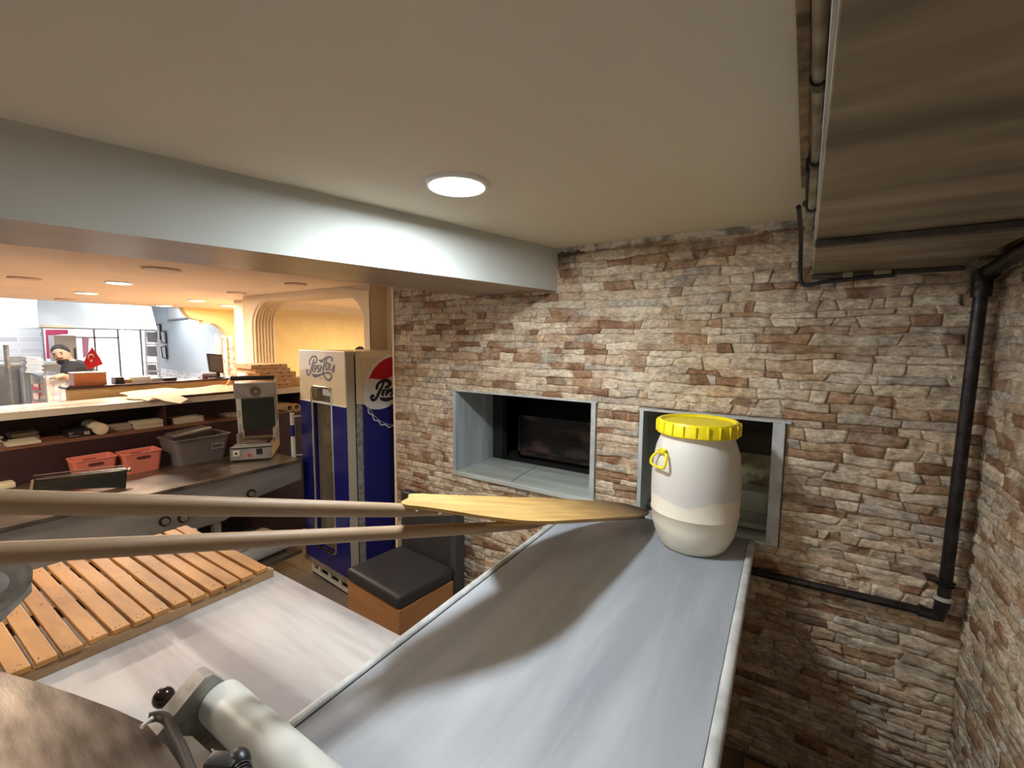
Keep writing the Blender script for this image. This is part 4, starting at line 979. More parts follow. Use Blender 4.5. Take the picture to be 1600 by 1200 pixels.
# street outside
tag(MB().box(-21, -20.6, -6, 14, 0, 7).build('street_facade', mat('white_facade', (0.85, 0.85, 0.86), 0.9, color2=(0.62, 0.55, 0.62), vscale=1.5)), 'sunlit white building front across the street', 'building')
def quad_on(x, pxs, name, m_, label, cat, th=0.02, group=None):
    b = MB(); b.prism([at(px, py, x=x) for px, py in pxs], (-th, 0, 0)); o = b.build(name, m_)
    if cat: tag(o, label, cat, group)
    return o
quad_on(-12.975, [(71, 515), (106, 515), (107, 522), (82, 524), (83, 560), (73, 561)], 'poster', mat('pink_poster', (0.80, 0.10, 0.22), 0.6), 'pink poster strip inside the left part of the shop window', 'poster')
quad_on(-12.975, [(128, 528), (139, 528), (138, 555), (130, 560)], 'poster', mat('pale_pink_poster', (0.80, 0.35, 0.48), 0.6), 'pale pink poster strip with lettering behind the flag', 'poster')
b = MB(); b.box(-12.6, -12.2, at(85, 540, x=-12.2).y, at(120, 540, x=-12.2).y, 0, at(100, 524, x=-12.2).z, .01); o = thing('upright_freezer', 'grey upright freezer standing behind the seated man', 'freezer', (-12.4, 3, 0))
b.build('cabinet', mat('grey_freezer', (0.45, 0.43, 0.42), 0.4, .3), o)
yy = at(116, 540, x=-12.2).y; MB().box(-12.2, -12.17, yy - .01, yy + .01, 0.4, 1.65).build('handle', M_INK, o)
# kitchen extraction hood and white light box
b = MB(); Hx = -9.9
pa = [at(58, 469, x=Hx - .6), at(236, 479, x=Hx - .6), at(246, 515, x=Hx), at(61, 511, x=Hx)]
b.prism(pa, (-1.6, 0, 0)); t = thing('kitchen_hood', 'large stainless steel canopy hood over the far kitchen', 'hood', tuple(pa[0]))
b.build('canopy', mat('kitchen_hood_steel', (0.50, 0.53, 0.55), 0.5, 0.1, var=0.06, vscale=2), t)
b = MB(); b.tube([at(190, 513, x=Hx + .02), at(228, 481, x=Hx - .56)], 0.02, 8); b.build('glowing_edge', mat('edge_glow_white', (.8, .85, .9), .4, emit=(.9, .95, 1), estr=1.0), t)  # diagonal canopy edge, its brightness put in as emission
MB().box(-11.6, -10.9, 2.4, 3.4, 2.6, KC).build('duct', M_STEEL, t)
b = MB(); b.prism([at(64, 507, x=Hx + .03), at(114, 509, x=Hx + .03), at(114, 512, x=Hx + .03), at(64, 511, x=Hx + .03)], (-.02, 0, 0)); b.build('rim', M_STEEL, t)
b = MB(); b.prism([at(-40, 464, x=-9.6), at(57, 469, x=-9.6), at(60, 512, x=-9.6), at(-40, 512, x=-9.6)], (-.5, 0, 0))
tag(b.build('light_box', mat('menu_lightbox', (0.85, 0.90, 0.95), 0.5, emit=(.9, .96, 1), estr=0.55)), 'blank glowing white menu light box high at far left', 'light box')
# pictures on the white wall
wall_pl = (np.array(a0_ - nrm_ * .03), np.array(nrm_))
for pts, lb in (([(245, 507), (250, 507), (251, 530), (246, 530)], 'tall narrow framed picture, leftmost on the white wall'), ([(251, 518), (258, 518), (260, 536), (253, 535)], 'small framed picture right of the tall one'), ([(252, 542), (259, 541), (261, 560), (255, 559)], 'small framed picture lowest on the white wall'),
                ([(261, 480), (291, 480), (292, 496), (263, 500)], 'large framed panel high on the white wall by the scalloped arch')):
    P = [at(*q, plane=wall_pl) for q in pts]; t = thing('framed_picture', lb, 'picture', tuple(P[0]), group='pictures on the white wall')
    MB().tube(P, 0.018, 6, closed=True).build('frame', M_INK if 'panel' not in lb else mat('grey_frame', (.4, .44, .5), .5), t)
    MB().prism(P, nrm_ * 0.01).build('print', M_WHITE, t)
# rack beside the window
t = thing('shelf_rack', 'narrow white wire rack stocked with grey boxes beside the shop window', 'rack', tuple(at(235, 590, x=-12)))
b = MB()
for px in (227, 247): b.tube([at(px, 517, x=-12), at(px + 3, 590, x=-12)], 0.02, 6)
for py in (517, 538, 567, 580): b.tube([at(227, py, x=-12), at(248, py, x=-12)], 0.018, 6)
b.build('frame', M_WHITE, t)
b = MB()
for py in (519, 541, 570): b.prism([at(234, py, x=-12.05), at(244, py, x=-12.05), at(246, py + 16, x=-12.05), at(236, py + 16, x=-12.05)], (-.2, 0, 0))
b.build('stock', mat('grey_stock', (.28, .27, .28), .7), t)
# curtain-like roll of posters by the scalloped wall
t = thing('flower_panel', 'tall rack of pale floral printed rolls by the scalloped wall', 'textile rack', tuple(at(355, 600, x=-7.7)))
for i, (x0, x1, c) in enumerate(((338, 348, (.50, .42, .38)), (348, 357, (.56, .48, .42)), (357, 369, (.52, .38, .29)))):
    b = MB(); a = at(x0, 524, x=-7.7); c_ = at(x1, 600, x=-7.7); 
    b.box(-7.78, -7.68, min(a.y, c_.y), max(a.y, c_.y), 1.0, a.z, 0.03, seg=3); b.build('roll', mat('floral%d' % i, c, .7, color2=tuple(q * .4 for q in c), vscale=18, contrast=(.38, .5)), t, True)
b = MB(); fa, fb_ = at(337, 600, x=-7.66), at(370, 600, x=-7.66); b.tube([Vector((fa.x, fa.y, 0)), at(337, 522, x=-7.66), at(369, 522, x=-7.66), Vector((fb_.x, fb_.y, 0))], 0.014, 8); b.build('frame', M_STEEL, t)

# ---- things on the dark ledge (top 1.492)
LZ = 1.492
def lp(px, x=-4.66): # point on ledge line under pixel column
    p = at(px, 595, x=x); return Vector((x, p.y, LZ))
a = lp(110); c_ = lp(164)
t = thing('wooden_box', 'small orange-brown wooden box on the dark ledge below the flag', 'box', (-4.66, (a.y + c_.y) / 2, LZ))
b = MB(); z1_ = at(140, 583, x=-4.66).z; b.box(-4.73, -4.60, lp(112).y, lp(163).y, LZ, z1_, .003); b.build('body', mat('box_wood', (.48, .16, .06), .45, var=.15, vscale=10), t)
b = MB(); b.box(-4.735, -4.595, lp(111).y, lp(164).y, z1_, z1_ + .01, .002); b.build('lid', mat('box_lid', (.62, .42, .34), .5), t)
t = thing('desk_flag', 'small red flag with white crescent and star standing on the wooden box', 'flag', tuple(at(150, 582, x=-4.70)))
xf = -4.70; b = MB()
fpz = [(144, 543), (156, 559), (161, 569), (150, 573), (138, 578), (131, 566), (137, 553)]
b.prism([at(px, py, x=xf) for px, py in fpz], (-.006, 0, 0)); b.build('cloth', mat('flag_red', (.62, .012, .02), .6), t)
def circ(px, py, r, n=20): return [at(px + r * math.cos(2 * math.pi * k / n), py + r * math.sin(2 * math.pi * k / n), x=xf + .002) for k in range(n)]
cres = [at(142 + 5.0 * math.cos(math.radians(a)), 557.5 + 5.0 * math.sin(math.radians(a)), x=xf + .003) for a in range(-220, 25, 12)] + [at(142.4 + 4.0 * math.cos(math.radians(a)), 558.9 + 4.0 * math.sin(math.radians(a)), x=xf + .003) for a in range(15, -215, -12)]
b = MB(); b.prism(cres, (.001, 0, 0)); b.build('crescent', M_WINK, t)
st_ = [at(142.6 + (3.2 if k % 2 == 0 else 1.3) * math.sin(math.pi * k / 5), 563.5 - (3.2 if k % 2 == 0 else 1.3) * math.cos(math.pi * k / 5), x=xf + .003) for k in range(10)]
b = MB(); b.prism(st_, (.001, 0, 0)); b.build('star', M_WINK, t)
b = MB(); b.tube([at(149, 583, x=xf - .004), at(143, 542, x=xf - .004)], 0.004, 8); b.build('pole', M_CHROME, t)
def ledge_box(px0, px1, py, name, m_, label, cat, dx=0.05, xx=-4.66, bev=.004):
    b = MB(); zt = at((px0 + px1) / 2, py, x=xx).z; b.box(xx - dx, xx + dx, lp(px0, xx).y, lp(px1, xx).y, LZ, max(zt, LZ + .012), bev); return tag(b.build(name, m_), label, cat)
ledge_box(177, 191, 589, 'card_reader', M_BLACK, 'black card reader on the dark ledge right of the wooden box', 'card reader')
ledge_box(193, 203, 592, 'small_box', M_KRAFT, 'tiny tan box on the dark ledge beside the card reader', 'box')
ledge_box(252, 273, 590, 'tray', M_BLACK, 'flat black tray on the middle of the dark ledge', 'tray')
ledge_box(205, 232, 588, 'napkin_stack', M_WHITE, 'white paper stack on the dark ledge beside the tan box', 'paper')
ledge_box(234, 248, 590, 'bowl_stack', mat('grey_dish', (.5, .47, .45), .4), 'grey dish on the dark ledge left of the black tray', 'dish')
ledge_box(313, 322, 591, 'stamp_pad', mat('maroon_plastic', (.12, .02, .03), .4), 'maroon pad on the dark ledge left of the receipt printer', 'pad')
b = MB(); p = lp(330); b.cyl(Vector((-4.66, lp(316).y, LZ + .03)), Vector((-4.63, lp(336).y, LZ + .028)), 0.026, n=20)
tag(b.build('receipt_printer', mat('printer_grey', (.25, .25, .27), .4), None, True), 'grey cylindrical device on the ledge in front of the monitor', 'printer')
t = thing('monitor', 'small grey flat monitor tilted on the dark ledge', 'monitor', tuple(lp(338)))
sp_ = [at(323.5, 552.5, x=-4.70), at(347, 554, x=-4.70), at(349.5, 583, x=-4.70), at(328, 581, x=-4.70)]
MB().prism(sp_, (-.02, 0, 0)).build('bezel', M_BLACK, t)
cn = sum(sp_, Vector()) / 4
MB().prism([cn + (q - cn) * .88 + Vector((.001, 0, 0)) for q in sp_], (.0015, 0, 0)).build('screen', mat('grey_screen', (.13, .13, .15), .25), t)
b = MB(); b.box(-4.72, -4.68, lp(340).y, lp(346).y, LZ, LZ + .05); b.box(-4.74, -4.62, lp(336).y, lp(350).y, LZ, LZ + .008); b.build('stand', M_BLACK, t)

# ---- on the pale slab (top 1.400)
SZ = 1.400
def sp(px, py): return at(px, py, z=SZ)
# kraft sheets
t = thing('kraft_paper', 'creased open sheets of kraft wrapping paper draped over the pale slab', 'paper', tuple(sp(290, 622)))
gx = [(232, 627, .006), (250, 621, .02), (262, 612, .035), (300, 609, .03), (340, 604, .03), (371, 602, .03)]
tt = bmesh.new(); rows = []
y_a, y_b = at(226, 628, z=SZ).y, at(372, 606, z=SZ).y
for i in range(25):
    y = y_a + (y_b - y_a) * i / 24; row = []
    for j in range(9):
        x = -4.49 + 0.44 * j / 8
        z = SZ + 0.006 + 0.035 * max(0, mn.noise(Vector((x * 5, y * 4, 2)))) + 0.02 * math.sin(min(1, i / 6) * math.pi / 2)
        if j == 8: z -= 0.008; x += 0.02
        row.append(tt.verts.new((x, y + .03 * math.sin(j), z)))
    rows.append(row)
for i in range(24):
    for j in range(8): tt.faces.new((rows[i][j], rows[i][j + 1], rows[i + 1][j + 1], rows[i + 1][j]))
r_ = bmesh.ops.extrude_face_region(tt, geom=tt.faces[:]); bmesh.ops.translate(tt, verts=[v for v in r_['geom'] if isinstance(v, bmesh.types.BMVert)], vec=(0, 0, .003))
b = MB(); b._merge(tt); b.build('sheet', M_KRAFTP, t)
b = MB(); b.prism([at(232, 619, z=SZ + .03), at(258, 627, z=SZ + .012), at(282, 631, z=SZ + .004), at(294, 624, z=SZ + .02), at(264, 612, z=SZ + .045)], (0, 0, .003)); b.build('flap', M_KRAFTP, t)
o = MB().tube([at(351, 607, z=SZ + .012), at(365, 586, x=-4.35)], 0.011, 10).build('wooden_stick', mat('stick_wood', (.62, .40, .2), .5), None, True)
tag(o, 'short wooden stick leaning on the upstand by the monitor', 'stick')
tag(MB().box(-4.50, -4.38, at(334, 607, z=SZ).y, at(352, 605, z=SZ).y, SZ, SZ + .02, .003).build('tray', mat('rust_tray', (.40, .12, .07), .5)), 'small rust-red tray on the slab under the wooden stick', 'tray')
# pizza boxes
zz = SZ + .0005
bd = [(405, 441, 0, .0), (404, 443, 0, .02), (390, 446, .01, -.02), (388, 441, 0, .015), (388, 439, -.01, -.02), (385, 436, .01, .01)]
yc0 = at(385, 600, x=-4.3).y; yc1 = at(441, 600, x=-4.3).y
for i, (dx, dy, rz_) in enumerate(((0, 0.02, .05), (0.01, 0.0, -.04), (-.01, .05, .08), (0.0, .06, -.10), (.01, -.01, .02), (.0, -.03, -.03))):
    h = 0.038
    t = thing('pizza_box', ['kraft pizza box at the bottom of the stack on the slab', 'kraft pizza box second from the bottom of the stack', 'kraft pizza box third from the bottom, poking out', 'kraft pizza box fourth from the bottom, shifted toward the cooler', 'kraft pizza box second from the top of the stack', 'kraft pizza box on top of the stack'][i],
              'pizza box', (-4.30 + dx, (yc0 + yc1) / 2 + dy, zz), rz_, 'pizza boxes stacked on the slab')
    b = MB(); b.box(-.165, .165, -.165, .165, 0, h - .001, .002); o = b.build('carton', M_KRAFT, t, world=False)
    b = MB()
    for q in (-.09, 0, .09): b.box(-.01, .01, -.1655, -.1645, h - .008, h - .001, M=Matrix.Translation((q, 0, 0)))
    for q in (-.09, 0.02, .1): b.box(.1645, .1655, q - .008, q + .008, h - .012, h - .003)
    b.build('slot', M_INK, t, world=False)
    zz += h
p = at(458, 607, x=-4.3)
tag(MB().box(-4.42, -4.18, p.y - .10, p.y + .10, SZ, SZ + .085, .003).build('carton', M_KRAFT), 'small kraft carton on the slab between the pizza boxes and the cooler', 'box')

# ---- on the shelf (top 1.190)
HZ2 = 1.190
def shelf_y(px): return at(px, 670, x=-4.12).y
def sheets(px0, px1, n, m_, label, x0=-4.23, x1=-4.09, th=.009, lst=None):
    t = thing('card_stack', label, 'stack of card', (x1, shelf_y((px0 + px1) / 2), HZ2)); b = MB(); z = HZ2 + .0005
    for k in range(n):
        j = random.uniform(-.006, .006); b.box(x0 + j, x1 + j, shelf_y(px0) + j, shelf_y(px1) + j, z, z + th - .0015, .001); z += th
    b.build('sheets', m_, t); return t
sheets(-14, 3, 6, M_PAPERD, 'grey flattened cartons at the left end of the dark shelf', x1=-4.14)
sheets(5, 60, 2, M_PAPER, 'pale folded paper bag hanging over the shelf edge at left', x1=-4.045)
sheets(24, 68, 5, M_PAPERD, 'dim card stack behind the pale paper bag', x0=-4.395, x1=-4.25)
sheets(165, 207, 5, M_PAPERD, 'grey card stack right of the paper roll on the shelf', x1=-4.12)
sheets(208, 257, 6, M_PAPER, 'pale card stack just left of the shelf divider', x1=-4.09)
sheets(272, 318, 5, M_PAPER, 'pale card stack just right of the shelf divider', x1=-4.10)
sheets(352, 372, 3, M_PAPERD, 'thin card stack half hidden behind the tray sealer', x1=-4.10)
t = thing('cling_film_box', 'black printed carton on the shelf left of the paper roll', 'box', (-4.12, shelf_y(122), HZ2))
b = MB(); b.box(-4.30, -4.08, shelf_y(103), shelf_y(140), HZ2 + .0005, HZ2 + .048, .002); b.build('carton', M_BLACK, t)
b = MB(); y0_ = shelf_y(128); b.box(-4.081, -4.078, y0_, shelf_y(137), HZ2 + .012, HZ2 + .034); b.build('label_patch', mat('grey_label', (.3, .27, .27), .6), t)
b = MB()
for zq, wq in ((.034, 8), (.026, 5), (.012, 16)): b.box(-4.081, -4.078, shelf_y(104), shelf_y(104 + wq), HZ2 + zq - .002, HZ2 + zq + .002)
b.build('print', mat('grey_print', (.3, .27, .27), .6), t)
t = thing('paper_roll', 'paper roll lying end-on on the shelf beside the black carton', 'paper roll', (-4.1, shelf_y(152), HZ2 + .035))
b = MB(); pr_ = Vector((-4.05, shelf_y(153), HZ2 + .0415)); b.cyl(pr_, pr_ - Vector((.28, 0, 0)), .040, n=28); b.build('paper', M_PAPER, t, True)
b = MB(); b.cyl(pr_ + Vector((.001, 0, 0)), pr_ + Vector((.003, 0, 0)), .031, n=28); b.build('end_face', mat('roll_end', (.72, .60, .42), .7), t)
t = None
for k, (px, py) in enumerate(((455, 638), (466, 637))):
    p = at(px, py, x=-3.98); t = thing('cardboard_tube', ['open-ended cardboard tube left of its twin under the slab near the cooler', 'open-ended cardboard tube nearest the cooler under the slab'][k], 'tube', tuple(p), group='cardboard tubes on the shelf end')
    b = MB(); R_ = .034
    prof = [(R_, 0), (R_, .34), (R_ * .8, .34), (R_ * .8, .0)]
    tt = bmesh.new(); n = 24; rg = []
    for r_q, l in prof: rg.append([tt.verts.new((p.x - .02 - .34 + l, p.y + r_q * math.cos(2 * math.pi * q / n), p.z + r_q * math.sin(2 * math.pi * q / n))) for q in range(n)])
    for q in range(4):
        a, c_ = rg[q], rg[(q + 1) % 4]
        for s_ in range(n): tt.faces.new((a[s_], a[(s_ + 1) % n], c_[(s_ + 1) % n], c_[s_]))
    b._merge(tt); b.build('tube', M_KRAFTP, t, True)

# ---- on the steel counter
# coral baskets
def basket(cx, cy, label, rz_):
    t = thing('storage_basket', label, 'basket', (cx, cy, CZ), rz_, 'coral baskets on the steel counter')
    tt = bmesh.new(); w, d, h = .108, .085, .135
    def ring(s, z, r=.02):
        return [tt.verts.new((q.x, q.z, z)) for q in rrect(-w * s, w * s, -d * s, d * s, r, 0, 4)]
    o0, o1, i1, i0 = ring(.84, 0.0), ring(1.0, h), ring(.96, h), ring(.80, .006)
    for a, c_ in ((o0, o1), (o1, i1), (i1, i0)):
        for k in range(len(a)): tt.faces.new((a[k], a[(k + 1) % len(a)], c_[(k + 1) % len(a)], c_[k]))
    tt.faces.new(o0[::-1]); tt.faces.new(i0)
    b = MB(); b._merge(tt); b.build('tub', M_CORAL, t, world=False)
    b = MB(); b.tube([Vector((q.x, q.z, h)) for q in rrect(-w, w, -d, d, .02, 0, 4)], .004, 8, closed=True); b.build('rim', mat('coral_rim', (.72, .23, .16), .4), t, True, world=False)
    b = MB(); b.prism([Vector((q.x, -d * .985 - .001, q.z)) for q in rrect(-.038, .038, .095, .113, .009, 0, 4)], (0, .0012, 0)); b.build('grip_hole', mat('dark_hole', (.10, .02, .02), .8), t, world=False)
    b = MB(); b.prism([Vector((q.x, d * .90, q.z)) for q in rrect(-.035, .035, .095, .113, .009, 0, 4)], (0, .001, 0)); b.build('grip_hole', mat('dark_hole', (.10, .02, .02), .8), t, world=False)
    return t
pb1 = at(150, 748, z=CZ); pb2 = at(210, 742, z=CZ)
basket(-3.85, 0.90, 'coral pink openwork basket, left one, partly behind the black grill plate', math.radians(88))
basket(-3.81, 1.135, 'coral pink openwork basket, right one, beside the cloudy storage tub', math.radians(88))
t = thing('storage_tub', 'cloudy translucent plastic storage tub with steel parts piled on it', 'tub', (-3.80, 1.47, CZ))
tt = bmesh.new(); tubM = Matrix.Translation((-3.80, 1.47, CZ)) @ Matrix.Rotation(math.radians(92), 4, 'Z')
b = MB()
def rr3(w, d, z, r=.03): return [Vector((q.x, q.z, z)) for q in rrect(-w, w, -d, d, r, 0, 5)]
R4 = [[tt.verts.new(p) for p in rr3(*q)] for q in ((.155, .115, 0), (.185, .14, .185), (.195, .15, .186), (.195, .15, .192), (.180, .135, .192), (.150, .11, .01))]
for a, c_ in zip(R4, R4[1:]):
    for k in range(len(a)): tt.faces.new((a[k], a[(k + 1) % len(a)], c_[(k + 1) % len(a)], c_[k]))
tt.faces.new(R4[0][::-1]); tt.faces.new(R4[-1]); b._merge(tt, tubM); b.build('tub', M_CLEAR, t, True)
b = MB(); b.tube([tubM @ Vector(q) for q in ((.05, -.142, .13), (.13, -.145, .125), (.13, -.141, .09), (.05, -.138, .095))], .002, 6, closed=True); b.build('label_outline', mat('grey_line', (.5, .45, .42), .5), t)
for k, (a, c_, z) in enumerate((((-.05, -.05), (.12, -.02), .215), ((-.07, 0.0), (.12, .03), .203))):
    b = MB(); b.box(-.13, .12, -.055 + .05 * k, .045 + .05 * k, z + .012 * k, z + .016 + .012 * k, .003, M=tubM @ Matrix.Rotation(-.10, 4, 'Y'))
    tag(b.build('steel_pan', M_STEEL), ['upper flat steel pan lying across the cloudy storage tub', 'lower flat steel pan lying across the cloudy storage tub'][k], 'pan', 'steel pans on the storage tub')
# black grill plate leaning
t = thing('grill_plate', 'black flat grill plate with chrome rails standing on the counter edge by the baskets', 'grill plate', tuple(at(125, 762, z=CZ)))
q0, q1 = at(58, 768, z=CZ + .0), at(200, 768, z=CZ - .0); 
gA = [at(54, 766, x=-3.50), at(197, 765, x=-3.42), at(199, 734, x=-3.48), at(56, 751, x=-3.56)]
gA[0].z = max(gA[0].z, CZ + .003); gA[1].z = max(gA[1].z, CZ + .003)
b = MB(); b.prism(gA, (-.05, .0, .006)); b.build('plate', mat('black_enamel', (.006, .008, .006), .3), t)
b = MB(); b.tube([gA[3] + Vector((-.05, 0, .018)), gA[2] + Vector((-.05, 0, .018))], .004, 8); b.tube([gA[3] + Vector((0, 0, .004)), gA[2] + Vector((0, 0, .004))], .003, 8); b.build('rail', mat('brown_chrome', (.35, .24, .18), .25, .8), t, True)
b = MB(); b.tube([gA[0] + Vector((0, -.012, 0)), gA[3] + Vector((0, -.012, .004))], .008, 8); b.ball(tuple(gA[2] + Vector((-.01, .012, -.005))), .013); b.build('hinge', M_CHROME, t, True)
p = at(8, 764, z=CZ)
tag(MB().box(p.x - .10, p.x + .02, p.y - .06, p.y + .045, CZ, CZ + .035, .012, seg=3).build('cutting_block', mat('cream_block', (.74, .66, .42), .5), None, True), 'cream plastic block at the far left of the steel counter', 'block')

# tray sealer
SA = Vector((-3.507, 1.576, CZ)); SB = Vector((-3.345, 1.80, CZ)); sx_ = (SB - SA); wS = sx_.length; sx_.normalize(); sy_ = Vector((-sx_.y, sx_.x, 0))
MS = Matrix(((sx_.x, sy_.x, 0, SA.x), (sx_.y, sy_.y, 0, SA.y), (0, 0, 1, CZ), (0, 0, 0, 1)))
t = thing('tray_sealer', 'open stainless tray sealing machine with raised lid on the steel counter', 'machine', tuple(SA))
D = .46
b = MB(); b.box(0, wS, 0, D, .012, .105, .003, M=MS); b.build('base', M_STEEL, t)
for q in ((.03, .03), (wS - .03, .03), (.03, D - .03), (wS - .03, D - .03)): MB().cyl(MS @ Vector((*q, 0)), MS @ Vector((*q, .013)), .012, n=12).build('foot', M_BLACK, t)
b = MB(); b.box(-.003, wS + .003, -.003, .006, .098, .106, .001, M=MS); b.build('edge_strip', M_BLACK, t)
b = MB(); b.box(.02, wS - .015, .06, .28, .106, .118, .003, M=MS); tf_ = b.build('tray_frame', M_CHROME, t)
b = MB(); b.box(.055, wS - .05, .09, .24, .1182, .1195, M=MS); b.build('tray_well', mat('brown_well', (.08, .05, .035), .4), tf_)
b = MB(); b.box(.02, .062, -.0035, .001, .045, .088, .001, M=MS); dp_ = b.build('dial_plate', mat('cream_plate', (.70, .64, .48), .5), t)
b = MB(); b.cyl(MS @ Vector((.041, -.003, .066)), MS @ Vector((.041, -.012, .066)), .008, n=14); b.build('dial', M_BLACK, dp_)
b = MB(); b.box(.115, .137, -.006, .001, .035, .056, .002, M=MS); b.build('power_switch', mat('red_switch', (.6, .02, .03), .35), t)
b = MB(); b.box(.172, .212, -.006, .001, .048, .092, .002, M=MS); b.build('thermostat', M_BLACK, t)
# raised lid: leaning back from a hinge at y ~ .30
lidM = MS @ Matrix.Translation((0, .36, .115)) @ Matrix.Rotation(math.radians(7), 4, 'X')
b = MB(); b.box(.02, wS - .01, .0, .02, .06, .32, .003, M=lidM); b.build('film_plate', mat('dark_green_teflon', (.014, .020, .012), .35), t)
b = MB(); b.box(-.005, .032, -.012, .025, 0, .34, .004, M=lidM); b.build('film_roll_guard', mat('printed_white_guard', (.62, .60, .52), .5), t, label='white printed guard strip')
txb = MB(); gux = lidM.to_3x3() @ Vector((0, 0, 1)); guy = lidM.to_3x3() @ Vector((-1, 0, 0))
txt(txb, 'PACK', lidM @ Vector((.024, -.0130, .05)), gux, guy, .026, None); txt(txb, 'TAKE', lidM @ Vector((.024, -.0130, .17)), gux, guy, .026, None)
txb.build('guard_print', M_INK, t)
b = MB(); b.box(wS - .010, wS + .012, -.012, .03, 0, .47, .004, M=lidM); b.build('side_arm', M_CHROME, t)
b = MB(); b.box(-.012, wS + .004, -.030, .045, .335, .455, .006, M=lidM); lh = b.build('lid_head', M_STEEL, t)
b = MB(); 
for r_q in (.036, .026, .014):
    b.tube([lidM @ Vector((.14 + r_q * math.cos(2 * math.pi * k / 24), -.0315, .385 + r_q * math.sin(2 * math.pi * k / 24))) for k in range(24)], .0035, 6, closed=True)
b.build('spiral_emblem', mat('brown_print', (.08, .05, .03), .5), lh)
b = MB(); b.cyl(lidM @ Vector((-.02, -.05, .50)), lidM @ Vector((wS + .006, -.05, .50)), .017, n=18); b.build('handle_grip', M_BLACK, t, True)
for x in (-.004, wS - .004): MB().tube([lidM @ Vector((x, -.05, .50)), lidM @ Vector((x, -.02, .45))], .007, 8).build('handle_bracket', M_CHROME, t)
MB().box(wS - .02, wS, .24, .44, .105, .20, .003, M=MS).build('hinge_cheek', M_STEEL, t); MB().box(0, .02, .24, .44, .105, .16, .003, M=MS).build('hinge_cheek', M_STEEL, t)

# ================================================================== DISPLAY CASE, MAN, KITCHEN THINGS (far left)
t = thing('display_case', 'glass display counter with steel frame along the far left aisle', 'display case', tuple(at(72, 640, x=-8.9)))
A1 = at(72, 590, z=1.30); A2 = at(108, 588, z=1.30); A0 = at(0, 566, z=1.30)
dirb = (A0 - A1); A0 = A1 + dirb * 1.05
b = MB()
for P_, Q_ in ((A0, A1), (A1, A2)):
    b.tube([P_, Q_], .03, 6); b.tube([P_ - Vector((0, 0, .62)), Q_ - Vector((0, 0, .62))], .045, 6)
for f_ in (0, .12, .25, .42, .6, .8): P_ = A1 + dirb * f_; b.tube([P_, P_ - Vector((0, 0, 1.2))], .03, 6)
b.tube([A2, A2 - Vector((0, 0, 1.2))], .05, 6)
b.build('steel_frame', mat('case_steel', (.50, .52, .54), .35, .5), t)
b = MB(); up_v = Vector((0, 0, .62)); b.prism([A0 - up_v, A1 - up_v, A1, A0], Vector((.01, 0, 0))); b.prism([A1 - up_v, A2 - up_v, A2, A1], Vector((0.01, 0, 0))); b.build('glass_front', M_GLASS, t)
b = MB(); b.prism([A0, A1, A2, A2 + dirb * 1.0], (0, 0, .012)); b.build('glass_top', M_GLASS, t)
b = MB(); lo_v = Vector((0, 0, 1.25)); s_v = Vector((-.06, 0, -.64)); b.prism([A0 + s_v, A1 + s_v, A1 + s_v - Vector((0, 0, .6)), A0 + s_v - Vector((0, 0, .6))], (-.05, 0, 0)); b.prism([A1 + s_v, A2 + s_v, A2 + s_v - Vector((0, 0, .6)), A1 + s_v - Vector((0, 0, .6))], (-.05, 0, 0)); b.build('base_panel', mat('case_base', (.62, .65, .68), .5), t)
t = thing('snack_display', 'shelves of pink and white packets inside the case end facing the room', 'packets', tuple(at(90, 620, x=-9.1)))
b = MB(); rnd = random.Random(3)
for r_ in range(3):
    for c_ in range(5):
        px = 52 + c_ * 11; py = 600 + r_ * 14; b.prism([at(px, py, x=-9.25), at(px + 8, py, x=-9.25), at(px + 8, py + 10, x=-9.25), at(px, py + 10, x=-9.25)], (-.1, 0, 0))
o = b.build('packets', mat('pink_white_packets', (.86, .80, .82), .5, color2=(.75, .16, .26), vscale=9, contrast=(.4, .5)), t); o['kind'] = 'stuff'
# paper stack on case
t = thing('paper_stack', 'leaning stack of white papers on the glass display case', 'paper stack', tuple(at(54, 583, x=-9.0)))
b = MB(); 
for k in range(8):
    py = 582 - k * 3.1; b.prism([at(40 + (k % 3), py, x=-9.0), at(68 - (k % 2) * 3, py + .5, x=-9.0), at(68 - (k % 2) * 3, py - 1.8, x=-9.0), at(40 + (k % 3), py - 2.2, x=-9.0)], (-.3, 0, 0))
b.build('papers', mat('white_paper', (.70, .72, .80), .6), t)
# back counter in front of tiled wall
t = thing('kitchen_counter', 'grey kitchen counter along the tiled wall behind the display case', 'counter', tuple(at(60, 575, x=-11.5)))
zc = at(60, 567, x=-11.5).z
MB().box(-12.3, -11.5, at(-20, 570, x=-11.5).y, at(100, 570, x=-11.5).y, zc - .04, zc, .005).build('countertop', mat('pale_counter', (.66, .68, .64), .4), t)
MB().box(-12.3, -11.54, at(-20, 570, x=-11.5).y, at(100, 570, x=-11.5).y, 0, zc - .04).build('body', mat('grey_counter_body', (.36, .36, .37), .5), t)
b = MB(); P_ = at(26, 553, x=-11.9); b.box(-12.0, -11.8, at(14, 560, x=-11.9).y, at(32, 560, x=-11.9).y, zc + .001, zc + .12, .02); tag(b.build('kitchen_scale', mat('grey_scale', (.45, .43, .40), .4)), 'grey scale on the kitchen counter below the tiled wall', 'scale')
b = MB(); b.tube([at(9, 539, x=-10.4), at(11, 566, x=-10.4), Vector((at(11, 566, x=-10.4).x, at(11, 566, x=-10.4).y, 0))], .03, 8); tag(b.build('steel_post', M_STEEL, None, True), 'slim steel post standing behind the display case at far left', 'post')

